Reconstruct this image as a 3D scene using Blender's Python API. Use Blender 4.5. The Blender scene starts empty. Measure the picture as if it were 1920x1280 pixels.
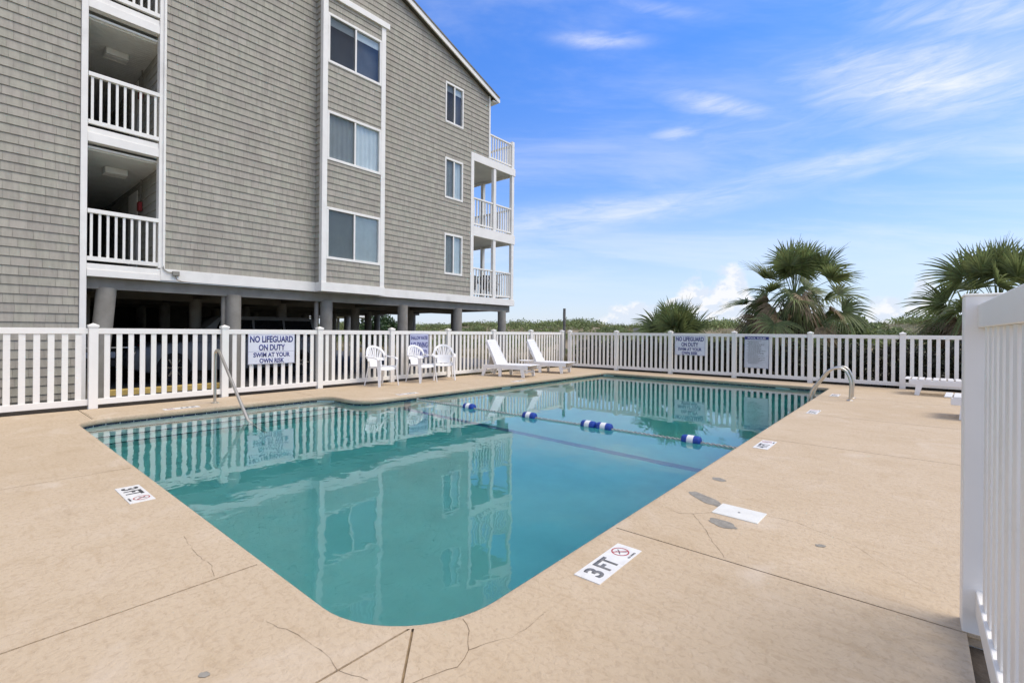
import bpy, bmesh, math, random
import numpy as np
from mathutils import Vector, Matrix
R = math.radians
random.seed(7)
rng = np.random.default_rng(7)
SC = bpy.context.scene
COL = SC.collection

# ------------------------------------------------------------------ camera
F_PX, EYE, YAW, ROLL = 892.0, 1.28, math.atan2(752, 892), 0.0087
cs, sn = math.cos(YAW), math.sin(YAW)
cd = bpy.data.cameras.new('camera'); cam = bpy.data.objects.new('camera', cd); COL.objects.link(cam)
cd.sensor_width = 36; cd.lens = F_PX / 1920 * 36; cd.shift_y = -18 / 1920; cd.clip_end = 2000; cd.clip_start = .05
r0, u0, b0 = Vector((cs, sn, 0)), Vector((0, 0, 1)), Vector((sn, -cs, 0))
r1 = r0 * math.cos(ROLL) + u0 * math.sin(ROLL); u1 = u0 * math.cos(ROLL) - r0 * math.sin(ROLL)
cam.matrix_world = Matrix(((r1.x, u1.x, b0.x, 0), (r1.y, u1.y, b0.y, 0), (r1.z, u1.z, b0.z, EYE), (0, 0, 0, 1)))
SC.camera = cam

# ------------------------------------------------------------------ light and exposure
SUN_EL, SUN_AZ = R(60), math.atan2(.8, .45)          # azimuth measured from +Y towards +X
sd = bpy.data.lights.new('sun', 'SUN'); sun = bpy.data.objects.new('sun', sd); COL.objects.link(sun)
sd.energy = 1.5; sd.angle = R(38); sd.color = (1, .88, .70)
sv = Vector((math.sin(SUN_AZ) * math.cos(SUN_EL), math.cos(SUN_AZ) * math.cos(SUN_EL), math.sin(SUN_EL)))
sun.rotation_euler = sv.to_track_quat('Z', 'Y').to_euler()
vs = SC.view_settings
vs.view_transform = 'Standard'; vs.look = 'None'; vs.exposure = 0.95; vs.gamma = 1; vs.use_curve_mapping = False
SC.cycles.use_denoising = True
SC.cycles.max_bounces = 10; SC.cycles.diffuse_bounces = 4; SC.cycles.glossy_bounces = 4
SC.cycles.transmission_bounces = 8; SC.cycles.transparent_max_bounces = 12
SC.cycles.sample_clamp_indirect = 8; SC.cycles.caustics_refractive = True; SC.cycles.caustics_reflective = False

# ------------------------------------------------------------------ sky
def ray(u, v):
    du, dv = u - 960, v - 640
    a = (du * math.cos(ROLL) + dv * math.sin(ROLL)) / F_PX
    b = (-du * math.sin(ROLL) + dv * math.cos(ROLL) + 18) / F_PX
    return (a * cs - sn, a * sn + cs, -b)
def azel(u, v):
    x, y, z = ray(u, v)
    return math.atan2(x, y), math.atan2(z, math.hypot(x, y))

world = bpy.data.worlds.new('World'); SC.world = world; world.use_nodes = True
NT = world.node_tree; NT.nodes.clear()
class G:
    """little maths on shader sockets"""
    def __init__(s, nt): s.nt = nt
    def n(s, t, **k):
        nd = s.nt.nodes.new(t)
        for a, b in k.items(): setattr(nd, a, b)
        return nd
    def put(s, sock, v):
        if isinstance(v, (int, float)): sock.default_value = v
        elif isinstance(v, (tuple, list)): sock.default_value = v
        else: s.nt.links.new(v, sock)
    def m(s, op, a, b=0.0, c=0.0):
        nd = s.n('ShaderNodeMath', operation=op)
        for i, v in enumerate((a, b, c)): s.put(nd.inputs[i], v)
        return nd.outputs[0]
    def step(s, x, a, b, lo=0.0, hi=1.0):
        nd = s.n('ShaderNodeMapRange', interpolation_type='SMOOTHSTEP')
        for i, v in enumerate((x, a, b, lo, hi)): s.put(nd.inputs[i], v)
        return nd.outputs[0]
    def xyz(s, x, y, z):
        nd = s.n('ShaderNodeCombineXYZ')
        for i, v in enumerate((x, y, z)): s.put(nd.inputs[i], v)
        return nd.outputs[0]
    def noise(s, vec, scale, detail=4.0, rough=.5, dist=0.0):
        nd = s.n('ShaderNodeTexNoise')
        if vec is not None: s.put(nd.inputs['Vector'], vec)
        nd.inputs['Scale'].default_value = scale; nd.inputs['Detail'].default_value = detail
        nd.inputs['Roughness'].default_value = rough; nd.inputs['Distortion'].default_value = dist
        return nd.outputs[0]
    def mix(s, f, a, b, blend='MIX'):
        nd = s.n('ShaderNodeMix', data_type='RGBA', blend_type=blend)
        s.put(nd.inputs[0], f); s.put(nd.inputs[6], a); s.put(nd.inputs[7], b)
        return nd.outputs[2]
g = G(NT)
tc = g.n('ShaderNodeTexCoord'); sep = g.n('ShaderNodeSeparateXYZ'); NT.links.new(tc.outputs['Generated'], sep.inputs[0])
dx, dy, dz = sep.outputs
AZ = g.m('ARCTAN2', dx, dy); EL = g.m('ARCSINE', dz)
skyn = g.n('ShaderNodeTexSky', sky_type='NISHITA'); skyn.sun_disc = False
skyn.sun_elevation = SUN_EL; skyn.sun_rotation = SUN_AZ; skyn.air_density = 1.0; skyn.dust_density = .3; skyn.ozone_density = 2.0
SKY_STRENGTH = 0.095
# blue of the air
elc = g.m('MAXIMUM', EL, 0.0)
tint = g.mix(g.step(elc, 0.0, .62), (.84, .87, 1.0, 1), (.45, .85, 1.45, 1))
blue = g.mix(1.0, skyn.outputs[0], tint, 'MULTIPLY')
# thin high cloud laid out on a plane far overhead
pz = g.m('ADD', g.m('MAXIMUM', dz, 0.0), .16)
px_, py_ = g.m('DIVIDE', dx, pz), g.m('DIVIDE', dy, pz)
sx = g.m('ADD', g.m('MULTIPLY', px_, .80), g.m('MULTIPLY', py_, .60))      # across the streaks
sy = g.m('SUBTRACT', g.m('MULTIPLY', py_, .80), g.m('MULTIPLY', px_, .60))
n1 = g.noise(g.xyz(g.m('MULTIPLY', sx, .55), g.m('MULTIPLY', sy, 1.5), 3.1), 1.1, 7, .62, .5)
n2 = g.noise(g.xyz(g.m('MULTIPLY', sx, 1.2), g.m('MULTIPLY', sy, 2.6), 9.7), 2.4, 6, .6, .7)
veil = g.m('MULTIPLY', g.step(n1, .38, .68), g.m('ADD', .55, g.m('MULTIPLY', n2, .7)))
def wisp(u, v, lu, lv, tilt, amt):
    """one cirrus wisp: its direction and angular size"""
    a0, e0 = azel(u, v)
    a1, e1 = azel(u + lu * math.cos(tilt), v - lu * math.sin(tilt)); a2, e2 = azel(u + lv * math.sin(tilt), v + lv * math.cos(tilt))
    det = (a1 - a0) * (e2 - e0) - (a2 - a0) * (e1 - e0)
    m11, m12, m21, m22 = (e2 - e0) / det, -(a2 - a0) / det, -(e1 - e0) / det, (a1 - a0) / det
    A, E = g.m('SUBTRACT', AZ, a0), g.m('SUBTRACT', EL, e0)
    P = g.m('ADD', g.m('MULTIPLY', A, m11), g.m('MULTIPLY', E, m12)); Q = g.m('ADD', g.m('MULTIPLY', A, m21), g.m('MULTIPLY', E, m22))
    Q = g.m('ADD', Q, g.m('MULTIPLY', g.m('SUBTRACT', wn, .5), 1.3))
    d = g.m('ADD', g.m('MULTIPLY', P, P), g.m('MULTIPLY', Q, Q))
    return g.m('MULTIPLY', g.m('EXPONENT', g.m('MULTIPLY', d, -1.0)), amt)
wn = g.noise(g.xyz(g.m('MULTIPLY', AZ, 2.2), g.m('MULTIPLY', EL, 6.0), 1.7), 3.0, 5, .6, .4)
fine = g.noise(g.xyz(g.m('ADD', g.m('MULTIPLY', AZ, 5.0), g.m('MULTIPLY', EL, -6.0)), g.m('MULTIPLY', EL, 26.0), 5.5), 2.0, 6, .65, .6)
W = None
for a in [(1750, 150, 330, 80, .12, .95), (1840, 20, 260, 60, .1, .7), (1180, 395, 330, 26, .16, .62), (1620, 300, 420, 26, .22, .62), (1000, 425, 220, 22, .05, .5),
          (1120, 76, 80, 15, .0, .72), (1345, 196, 110, 22, -.15, .62), (1265, 252, 60, 14, .1, .55), (1240, 18, 130, 16, -.1, .3), (1400, 250, 420, 60, .2, .25),
          (1000, 480, 170, 10, .03, .3), (1340, 475, 90, 12, .05, .35)]:
    w = wisp(*a); W = w if W is None else g.m('MAXIMUM', W, w)
W = g.m('MULTIPLY', W, g.m('ADD', .20, g.m('MULTIPLY', g.step(fine, .15, .88), .75)))
front = g.step(g.m('ADD', g.m('MULTIPLY', dx, -sn), g.m('MULTIPLY', dy, cs)), .45, .75)          # the named wisps stand in this part of the sky
cir = g.m('MAXIMUM', g.m('MULTIPLY', veil, g.m('SUBTRACT', 1.0, g.m('MULTIPLY', front, .72))), W)
cir = g.m('MINIMUM', g.m('MULTIPLY', cir, g.step(EL, .03, .16)), .96)
# cumulus banks low over the horizon
top = g.m('MULTIPLY', g.step(g.noise(g.xyz(g.m('COSINE', AZ), g.m('SINE', AZ), 4.2), 2.6, 2, .5), .52, .75), .10)
top = g.m('MULTIPLY', top, g.m('SUBTRACT', 1.0, front))
for u, v, wd in [(1370, 480, 60), (1300, 520, 75), (1190, 566, 85), (1735, 508, 55), (1660, 555, 80), (1830, 560, 90), (1480, 556, 130)]:
    a0, e0 = azel(u, v); da = abs(azel(u + wd, v)[0] - a0)
    q = g.m('DIVIDE', g.m('SUBTRACT', AZ, a0), da)
    top = g.m('MAXIMUM', top, g.m('MULTIPLY', g.m('EXPONENT', g.m('MULTIPLY', g.m('MULTIPLY', q, q), -1.0)), e0))
puff = g.noise(g.xyz(AZ, g.m('MULTIPLY', EL, 1.3), 2.2), 17.0, 6, .62, .2)
edge = g.m('SUBTRACT', g.m('ADD', top, g.m('MULTIPLY', g.m('SUBTRACT', puff, .52), .13)), EL)
cum = g.m('MULTIPLY', g.m('MULTIPLY', g.step(edge, -.004, .020), g.step(top, .006, .035)), g.step(EL, -.01, .05, .55, 1.0))
pl = g.noise(g.xyz(g.m('ADD', AZ, .012), g.m('MULTIPLY', g.m('SUBTRACT', EL, .012), 1.3), 2.2), 17.0, 6, .62, .2)
shade = g.step(g.m('SUBTRACT', pl, puff), -.05, .06)
haze_low = g.step(EL, -.02, .30, .70, 0.0)
c0 = g.mix(haze_low, blue, (3.5, 4.05, 5.1, 1))
c1 = g.mix(cir, c0, (5.9, 5.85, 5.9, 1))
ccol = g.mix(shade, (4.2, 4.6, 5.3, 1), (5.4, 5.4, 5.5, 1))
c2 = g.mix(g.m('MULTIPLY', cum, .9), c1, ccol)
bg = g.n('ShaderNodeBackground'); NT.links.new(c2, bg.inputs[0]); bg.inputs[1].default_value = SKY_STRENGTH
wo = g.n('ShaderNodeOutputWorld'); NT.links.new(bg.outputs[0], wo.inputs[0])

# ------------------------------------------------------------------ materials
MATS = {}
def new_mat(name):
    m = bpy.data.materials.new(name); m.use_nodes = True; m.node_tree.nodes.clear()
    return m, G(m.node_tree)
def mat(name, col, rough=.6, var=.08, scale=6.0, bump=0.0, bscale=80.0, metal=0.0, spec=.5, stretch=(1, 1, 1), dirt=None, dirt_amt=.0, dirt_scale=2.0, per_piece=0.0, sheen=None, trans=0.0):
    if name in MATS: return MATS[name]
    m, q = new_mat(name); nt = m.node_tree
    tcn = q.n('ShaderNodeTexCoord'); mp = q.n('ShaderNodeMapping'); nt.links.new(tcn.outputs['Object'], mp.inputs[0]); mp.inputs['Scale'].default_value = stretch
    geo = q.n('ShaderNodeNewGeometry')
    vec = mp.outputs[0]
    fac = q.noise(vec, scale, 5, .6)
    d = tuple(max(0, c * (1 - var)) for c in col) + (1,); l = tuple(min(1, c * (1 + var)) for c in col) + (1,)
    c = q.mix(q.step(fac, .3, .7), d, l)
    if per_piece:
        oi = q.n('ShaderNodeObjectInfo')
        rnd = q.m('FRACT', q.m('ADD', geo.outputs['Random Per Island'], q.m('MULTIPLY', oi.outputs['Random'], 7.31)))
        k = q.m('ADD', 1 - per_piece, q.m('MULTIPLY', rnd, 2 * per_piece))
        hs = q.n('ShaderNodeHueSaturation'); nt.links.new(c, hs.inputs['Color']); nt.links.new(k, hs.inputs['Value'])
        nt.links.new(q.m('ADD', .485, q.m('MULTIPLY', q.m('FRACT', q.m('MULTIPLY', rnd, 5.7)), .03)), hs.inputs['Hue'])
        c = hs.outputs[0]
    if dirt:
        dn = q.noise(vec, dirt_scale, 6, .65, .4)
        c = q.mix(q.m('MULTIPLY', q.step(dn, .52, .75), dirt_amt), c, tuple(dirt) + (1,))
    p = q.n('ShaderNodeBsdfPrincipled'); nt.links.new(c, p.inputs['Base Color'])
    rn = q.noise(vec, scale * 2.3, 3, .5); nt.links.new(q.m('ADD', rough - .06, q.m('MULTIPLY', rn, .12)), p.inputs['Roughness'])
    p.inputs['Metallic'].default_value = metal; p.inputs['Specular IOR Level'].default_value = spec
    if bump:
        bn = q.n('ShaderNodeBump'); bn.inputs['Strength'].default_value = 1.0; bn.inputs['Distance'].default_value = bump
        nt.links.new(q.noise(vec, bscale, 4, .6), bn.inputs['Height']); nt.links.new(bn.outputs[0], p.inputs['Normal'])
    out = q.n('ShaderNodeOutputMaterial')
    if trans:
        tb = q.n('ShaderNodeBsdfTranslucent'); nt.links.new(c, tb.inputs[0]); mx = q.n('ShaderNodeMixShader'); mx.inputs[0].default_value = trans
        nt.links.new(p.outputs[0], mx.inputs[1]); nt.links.new(tb.outputs[0], mx.inputs[2]); nt.links.new(mx.outputs[0], out.inputs[0])
    else: nt.links.new(p.outputs[0], out.inputs[0])
    MATS[name] = m
    return m
WHITE = mat('white_paint', (.88, .855, .79), .5, .035, 3, .0006, 120, dirt=(.55, .53, .48), dirt_amt=.35, dirt_scale=1.3)
VINYL = mat('white_vinyl', (.89, .865, .80), .42, .02, 2, dirt=(.58, .56, .50), dirt_amt=.30, dirt_scale=2.1, per_piece=.02)
PLASTIC = mat('white_plastic', (.84, .83, .81), .38, .025, 5, dirt=(.6, .56, .48), dirt_amt=.25, dirt_scale=3)
SHINGLE = mat('grey_shingle', (.375, .352, .290), .82, .10, 5, .0022, 45, stretch=(3, 3, .5), per_piece=.065, dirt=(.30, .265, .225), dirt_amt=.7, dirt_scale=.55)
LAP = mat('lap_siding', (.42, .41, .36), .7, .06, 4, .001, 60, per_piece=.05)
CONC = mat('grey_concrete', (.27, .255, .22), .85, .12, 3, .002, 60, dirt=(.16, .14, .11), dirt_amt=.4)
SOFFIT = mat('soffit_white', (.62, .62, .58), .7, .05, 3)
CEIL = mat('bead_ceiling', (.88, .88, .84), .6, .04, 3)
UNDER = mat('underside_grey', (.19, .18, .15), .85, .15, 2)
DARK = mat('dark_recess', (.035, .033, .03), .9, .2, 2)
ASPH = mat('asphalt', (.075, .075, .075), .9, .18, 9, .003, 150)
YELLOW = mat('yellow_paint', (.55, .40, .12), .7, .15, 8)
STEEL = mat('stainless_steel', (.60, .56, .49), .36, .015, 3, metal=1.0)
NAVY = mat('navy_tile', (.012, .022, .055), .25, .3, 14, per_piece=.3)
STRIPE = mat('faded_stripe_paint', (.17, .20, .36), .6, .15, 6)
NAVYP = mat('navy_paint', (.035, .045, .20), .55, .15, 10)
SIGNW = mat('sign_white', (.72, .74, .80), .4, .03, 4)
SIGNG = mat('sign_pale', (.55, .58, .62), .4, .08, 6)
INK = mat('black_ink', (.05, .05, .05), .5, .2, 30)
INKG = mat('faded_ink', (.17, .17, .17), .6, .2, 30)
RED = mat('red_print', (.42, .06, .06), .5, .1, 20)
REDBOX = mat('red_enamel', (.35, .03, .03), .4, .1, 10)
BLUEF = mat('blue_plastic', (.012, .05, .30), .3, .08, 8)
ROPE = mat('rope', (.42, .42, .39), .8, .25, 30)
SIDEW = mat('wood_grey', (.17, .16, .15), .85, .2, 8, .002, 40)
BLACKP = mat('black_plastic', (.02, .02, .022), .45, .2, 8)
RUBBER = mat('tyre_rubber', (.018, .018, .018), .8, .2, 20)
SILVER = mat('silver_car_paint', (.20, .20, .195), .35, .03, 3)
BLKCAR = mat('black_car_paint', (.012, .012, .014), .18, .1, 3)
CHROME = mat('chrome', (.7, .7, .7), .15, .05, 5, metal=1)
TAIL = mat('tail_lamp_red', (.5, .03, .03), .2, .1, 10)
CARGLASS = mat('car_glass', (.01, .012, .014), .08, .1, 3)
LIDW = mat('skimmer_lid', (.72, .71, .64), .5, .05, 10, .0005, 80)
PATCH = mat('cement_patch', (.27, .25, .21), .9, .18, 22, .002, 90)
CRACK = mat('crack_dirt', (.20, .14, .085), .95, .3, 40)
SEAL = mat('joint_sealant', (.36, .27, .16), .9, .25, 25)
SOIL = mat('dark_soil', (.045, .035, .026), .95, .35, 9, .01, 30)
PLASTER = mat('pool_plaster', (.66, .74, .72), .8, .05, 2.0, dirt=(.5, .58, .56), dirt_amt=.4, dirt_scale=.9)
CURT = mat('pale_curtain', (.74, .80, .79), .8, .05, 4)
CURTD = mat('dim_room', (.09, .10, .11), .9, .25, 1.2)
PALM = mat('palm_green', (.185, .225, .085), .5, .30, 3, spec=.4, trans=.35, per_piece=.30)
PALMY = mat('palm_dry', (.36, .27, .16), .7, .3, 6, trans=.2, per_piece=.25)
BOOT = mat('palm_trunk', (.085, .062, .042), .95, .4, 10, .01, 40)
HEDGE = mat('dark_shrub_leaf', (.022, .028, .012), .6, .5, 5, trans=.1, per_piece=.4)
DUNEG = mat('dune_green', (.215, .26, .10), .7, .35, .5, trans=.25, per_piece=.35)
DUNEY = mat('dune_straw', (.27, .23, .12), .8, .25, 1, trans=.25, per_piece=.25)
BUSH = mat('round_bush', (.035, .075, .018), .6, .4, 4, trans=.15, per_piece=.35)
SHEDW = mat('shed_siding', (.48, .46, .40), .7, .05, 4)

def ground_mat():
    m, q = new_mat('sandy_ground'); nt = m.node_tree
    t = q.n('ShaderNodeTexCoord'); v = t.outputs['Object']
    a = q.step(q.noise(v, .35, 6, .6), .42, .62); b = q.noise(v, 6, 5, .6)
    c = q.mix(a, (.33, .27, .18, 1), (.13, .13, .06, 1)); c = q.mix(q.m('MULTIPLY', b, .5), c, (.10, .085, .05, 1))
    p = q.n('ShaderNodeBsdfPrincipled'); nt.links.new(c, p.inputs[0]); p.inputs['Roughness'].default_value = .95
    bn = q.n('ShaderNodeBump'); bn.inputs['Distance'].default_value = .02; nt.links.new(b, bn.inputs['Height']); nt.links.new(bn.outputs[0], p.inputs['Normal'])
    o = q.n('ShaderNodeOutputMaterial'); nt.links.new(p.outputs[0], o.inputs[0]); return m
def deck_mat():
    m, q = new_mat('deck_coating'); nt = m.node_tree
    t = q.n('ShaderNodeTexCoord'); v = t.outputs['Object']
    mp = q.n('ShaderNodeMapping'); nt.links.new(v, mp.inputs[0]); mp.inputs['Scale'].default_value = (1.0, 1.0, 1.0)
    big = q.noise(v, .55, 5, .6, .3); mid = q.noise(v, 3.2, 6, .65, .4); fine = q.noise(v, 55, 4, .6, .6)
    tex = q.noise(v, 34, 4, .6, .5)
    c = q.mix(q.step(big, .35, .68), (.530, .416, .280, 1), (.562, .448, .310, 1))
    c = q.mix(q.m('MULTIPLY', q.step(mid, .50, .75), .6), c, (.60, .49, .36, 1))
    c = q.mix(q.m('MULTIPLY', q.step(mid, .48, .28), .55), c, (.465, .352, .222, 1))
    c = q.mix(q.m('MULTIPLY', q.step(tex, .52, .34), .42), c, (.41, .305, .20, 1))
    c = q.mix(q.m('MULTIPLY', q.step(fine, .62, .78), .45), c, (.31, .235, .155, 1))
    ms = q.n('ShaderNodeMapping'); nt.links.new(v, ms.inputs[0]); ms.inputs['Scale'].default_value = (1.0, 5.5, 1.0); ms.inputs['Rotation'].default_value = (0, 0, .06)
    brush = q.noise(ms.outputs[0], 3.4, 6, .68, .5); wear = q.noise(v, 1.1, 4, .6, .8)
    c = q.mix(q.m('MULTIPLY', q.step(brush, .50, .30), .34), c, (.42, .305, .185, 1))
    c = q.mix(q.m('MULTIPLY', q.step(wear, .56, .74), .50), c, (.64, .545, .43, 1))
    stain = q.noise(v, 2.0, 5, .7, 1.2)
    c = q.mix(q.m('MULTIPLY', q.step(stain, .60, .74), .30), c, (.36, .27, .18, 1))
    sp = q.n('ShaderNodeTexVoronoi'); nt.links.new(v, sp.inputs['Vector']); sp.inputs['Scale'].default_value = 2.1
    spot = q.m('MULTIPLY', q.step(q.m('ADD', sp.outputs['Distance'], q.m('MULTIPLY', q.m('SUBTRACT', fine, .5), .03)), .026, .012), q.step(mid, .5, .6))
    c = q.mix(q.m('MULTIPLY', spot, .75), c, (.19, .155, .115, 1))
    p = q.n('ShaderNodeBsdfPrincipled'); nt.links.new(c, p.inputs[0]); p.inputs['Roughness'].default_value = .86; p.inputs['Specular IOR Level'].default_value = .25
    h = q.m('ADD', q.m('MULTIPLY', tex, 1.0), q.m('MULTIPLY', fine, .35))
    bn = q.n('ShaderNodeBump'); bn.inputs['Distance'].default_value = .007; bn.inputs['Strength'].default_value = .9
    nt.links.new(h, bn.inputs['Height']); nt.links.new(bn.outputs[0], p.inputs['Normal'])
    o = q.n('ShaderNodeOutputMaterial'); nt.links.new(p.outputs[0], o.inputs[0]); return m
def water_mat():
    m, q = new_mat('pool_water'); nt = m.node_tree
    t = q.n('ShaderNodeTexCoord'); v = t.outputs['Object']
    sp = q.n('ShaderNodeSeparateXYZ'); nt.links.new(v, sp.inputs[0])
    a = q.noise(v, 1.3, 3, .5, .4); b = q.noise(v, 5.5, 2, .5, .3)
    calm = q.step(q.m('ADD', q.m('MULTIPLY', sp.outputs[1], 1.0), q.m('MULTIPLY', sp.outputs[0], .25)), 0.5, 6.5, 1.0, .42)   # inlets stir the shallow end
    h = q.m('MULTIPLY', q.m('ADD', a, q.m('MULTIPLY', b, .22)), calm)
    bn = q.n('ShaderNodeBump'); bn.inputs['Strength'].default_value = 1.0; bn.inputs['Distance'].default_value = .0055
    nt.links.new(h, bn.inputs['Height'])
    gl = q.n('ShaderNodeBsdfGlass'); gl.inputs['IOR'].default_value = 1.47; gl.inputs['Roughness'].default_value = 0.0
    nt.links.new(bn.outputs[0], gl.inputs['Normal'])
    va = q.n('ShaderNodeVolumeAbsorption'); va.inputs['Color'].default_value = (.06, .775, .765, 1); va.inputs['Density'].default_value = .80
    o = q.n('ShaderNodeOutputMaterial'); nt.links.new(gl.outputs[0], o.inputs['Surface']); nt.links.new(va.outputs[0], o.inputs['Volume']); return m
def glass_mat(name, tint=.9):
    m, q = new_mat(name); nt = m.node_tree
    fr = q.n('ShaderNodeFresnel'); ge = q.n('ShaderNodeNewGeometry'); nt.links.new(q.m('ADD', 1.5, q.m('MULTIPLY', ge.outputs['Backfacing'], 1 / 1.5 - 1.5)), fr.inputs[0])
    tr = q.n('ShaderNodeBsdfTransparent'); tr.inputs[0].default_value = (tint * .95, tint, tint * 1.02, 1)
    gl = q.n('ShaderNodeBsdfGlossy'); gl.inputs['Roughness'].default_value = .02
    mx = q.n('ShaderNodeMixShader'); nt.links.new(q.m('MINIMUM', q.m('MULTIPLY', fr.outputs[0], 1.9), 1.0), mx.inputs[0]); nt.links.new(tr.outputs[0], mx.inputs[1]); nt.links.new(gl.outputs[0], mx.inputs[2])
    o = q.n('ShaderNodeOutputMaterial'); nt.links.new(mx.outputs[0], o.inputs[0]); return m
def screen_mat():
    m, q = new_mat('insect_screen'); nt = m.node_tree
    tr = q.n('ShaderNodeBsdfTransparent'); df = q.n('ShaderNodeBsdfDiffuse'); df.inputs[0].default_value = (.05, .05, .05, 1)
    mx = q.n('ShaderNodeMixShader'); mx.inputs[0].default_value = .38; nt.links.new(tr.outputs[0], mx.inputs[1]); nt.links.new(df.outputs[0], mx.inputs[2])
    o = q.n('ShaderNodeOutputMaterial'); nt.links.new(mx.outputs[0], o.inputs[0]); return m
GROUND, DECK, WATER, GLASS, SCREEN = ground_mat(), deck_mat(), water_mat(), glass_mat('window_glass'), screen_mat()

# ------------------------------------------------------------------ object helpers
def tag(o, label=None, cat=None, group=None, kind=None):
    for k, v in (('label', label), ('category', cat), ('group', group), ('kind', kind)):
        if v: o[k] = v
    return o
def empty(name, loc=(0, 0, 0), rz=0.0, label=None, cat=None, group=None):
    o = bpy.data.objects.new(name, None); COL.objects.link(o); o.location = loc; o.rotation_euler = (0, 0, rz); o.empty_display_size = .1
    return tag(o, label, cat, group)
def link(name, me, m, parent=None, loc=(0, 0, 0), rot=(0, 0, 0)):
    if m is not None and not me.materials: me.materials.append(m)
    o = bpy.data.objects.new(name, me); COL.objects.link(o); o.location = loc; o.rotation_euler = rot
    if parent: o.parent = parent
    return o
class MB:
    def __init__(s): s.v, s.f = [], []
    def add(s, vs, fs):
        b = len(s.v); s.v += [tuple(x) for x in vs]; s.f += [tuple(i + b for i in f) for f in fs]; return s
    def box(s, x0, x1, y0, y1, z0, z1):
        return s.add([(x0, y0, z0), (x1, y0, z0), (x1, y1, z0), (x0, y1, z0), (x0, y0, z1), (x1, y0, z1), (x1, y1, z1), (x0, y1, z1)],
                     [(0, 3, 2, 1), (4, 5, 6, 7), (0, 1, 5, 4), (1, 2, 6, 5), (2, 3, 7, 6), (3, 0, 4, 7)])
    def prism(s, poly, h0, h1, fn):
        """polygon (a,b) extruded between h0 and h1; fn(a,b,h) -> xyz"""
        n = len(poly)
        return s.add([fn(a, b, h0) for a, b in poly] + [fn(a, b, h1) for a, b in poly],
                     [tuple(range(n))[::-1], tuple(range(n, 2 * n))] + [(i, (i + 1) % n, n + (i + 1) % n, n + i) for i in range(n)])
    def tube(s, path, r, n=10, caps=True):
        path = [Vector(p) for p in path]; rs = r if isinstance(r, (list, tuple)) else [r] * len(path)
        t = (path[1] - path[0]).normalized(); a = t.orthogonal().normalized(); rings = []; base = len(s.v)
        for i, p in enumerate(path):
            tt = (path[min(i + 1, len(path) - 1)] - path[max(i - 1, 0)]).normalized()
            a = (a - tt * a.dot(tt)).normalized(); b = tt.cross(a)
            for k in range(n):
                w = 2 * math.pi * k / n; s.v.append(tuple(p + (a * math.cos(w) + b * math.sin(w)) * rs[i]))
        for i in range(len(path) - 1):
            for k in range(n):
                q0, q1 = base + i * n + k, base + i * n + (k + 1) % n
                s.f.append((q0, q1, q1 + n, q0 + n))
        if caps:
            s.f.append(tuple(base + k for k in range(n))[::-1]); s.f.append(tuple(base + (len(path) - 1) * n + k for k in range(n)))
        return s
    def ribbon(s, path, w, t, nrm):
        """rectangular section swept along a path: width w across, thickness t along nrm"""
        path = [Vector(p) for p in path]; n = len(path)
        ws = w if isinstance(w, (list, tuple)) else [w] * n
        ns = [Vector(x) for x in nrm] if isinstance(nrm[0], (list, tuple, Vector)) else [Vector(nrm)] * n
        base = len(s.v)
        for i, p in enumerate(path):
            tt = (path[min(i + 1, n - 1)] - path[max(i - 1, 0)]).normalized()
            q = ns[i] - tt * ns[i].dot(tt); q.normalize(); sd_ = tt.cross(q)
            for a, b in ((-1, -1), (1, -1), (1, 1), (-1, 1)):
                s.v.append(tuple(p + sd_ * (a * ws[i] / 2) + q * (b * t / 2)))
        for i in range(n - 1):
            for k in range(4):
                q0, q1 = base + i * 4 + k, base + i * 4 + (k + 1) % 4
                s.f.append((q0, q1, q1 + 4, q0 + 4))
        s.f.append((base + 3, base + 2, base + 1, base)); e = base + (n - 1) * 4; s.f.append((e, e + 1, e + 2, e + 3))
        return s
    def lathe(s, prof, n=20, axis='z', c=(0, 0, 0)):
        base = len(s.v)
        for r_, h in prof:
            for k in range(n):
                w = 2 * math.pi * k / n; x, y = r_ * math.cos(w), r_ * math.sin(w)
                p = (x, y, h) if axis == 'z' else ((h, x, y) if axis == 'x' else (y, h, x))
                s.v.append((p[0] + c[0], p[1] + c[1], p[2] + c[2]))
        for i in range(len(prof) - 1):
            for k in range(n):
                q0, q1 = base + i * n + k, base + i * n + (k + 1) % n
                s.f.append((q0, q1, q1 + n, q0 + n))
        s.f.append(tuple(base + k for k in range(n))[::-1]); s.f.append(tuple(base + (len(prof) - 1) * n + k for k in range(n)))
        return s
    def mesh(s, name, smooth=False, bevel=0.0):
        me = bpy.data.meshes.new(name); me.from_pydata(s.v, [], s.f); me.validate()
        bm = bmesh.new(); bm.from_mesh(me)
        bmesh.ops.recalc_face_normals(bm, faces=bm.faces)
        if bevel:
            bmesh.ops.bevel(bm, geom=[e for e in bm.edges if len(e.link_faces) == 2 and e.calc_face_angle(0) > .6], offset=bevel, segments=1, affect='EDGES', clamp_overlap=True)
        bm.to_mesh(me); bm.free()
        if smooth:
            me.polygons.foreach_set('use_smooth', [True] * len(me.polygons))
            try: me.set_sharp_from_angle(angle=R(40))
            except Exception: pass
        return me
    def build(s, name, m, parent=None, smooth=False, bevel=0.0, loc=(0, 0, 0), rot=(0, 0, 0)):
        return link(name, s.mesh(name, smooth, bevel), m, parent, loc, rot)
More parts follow.
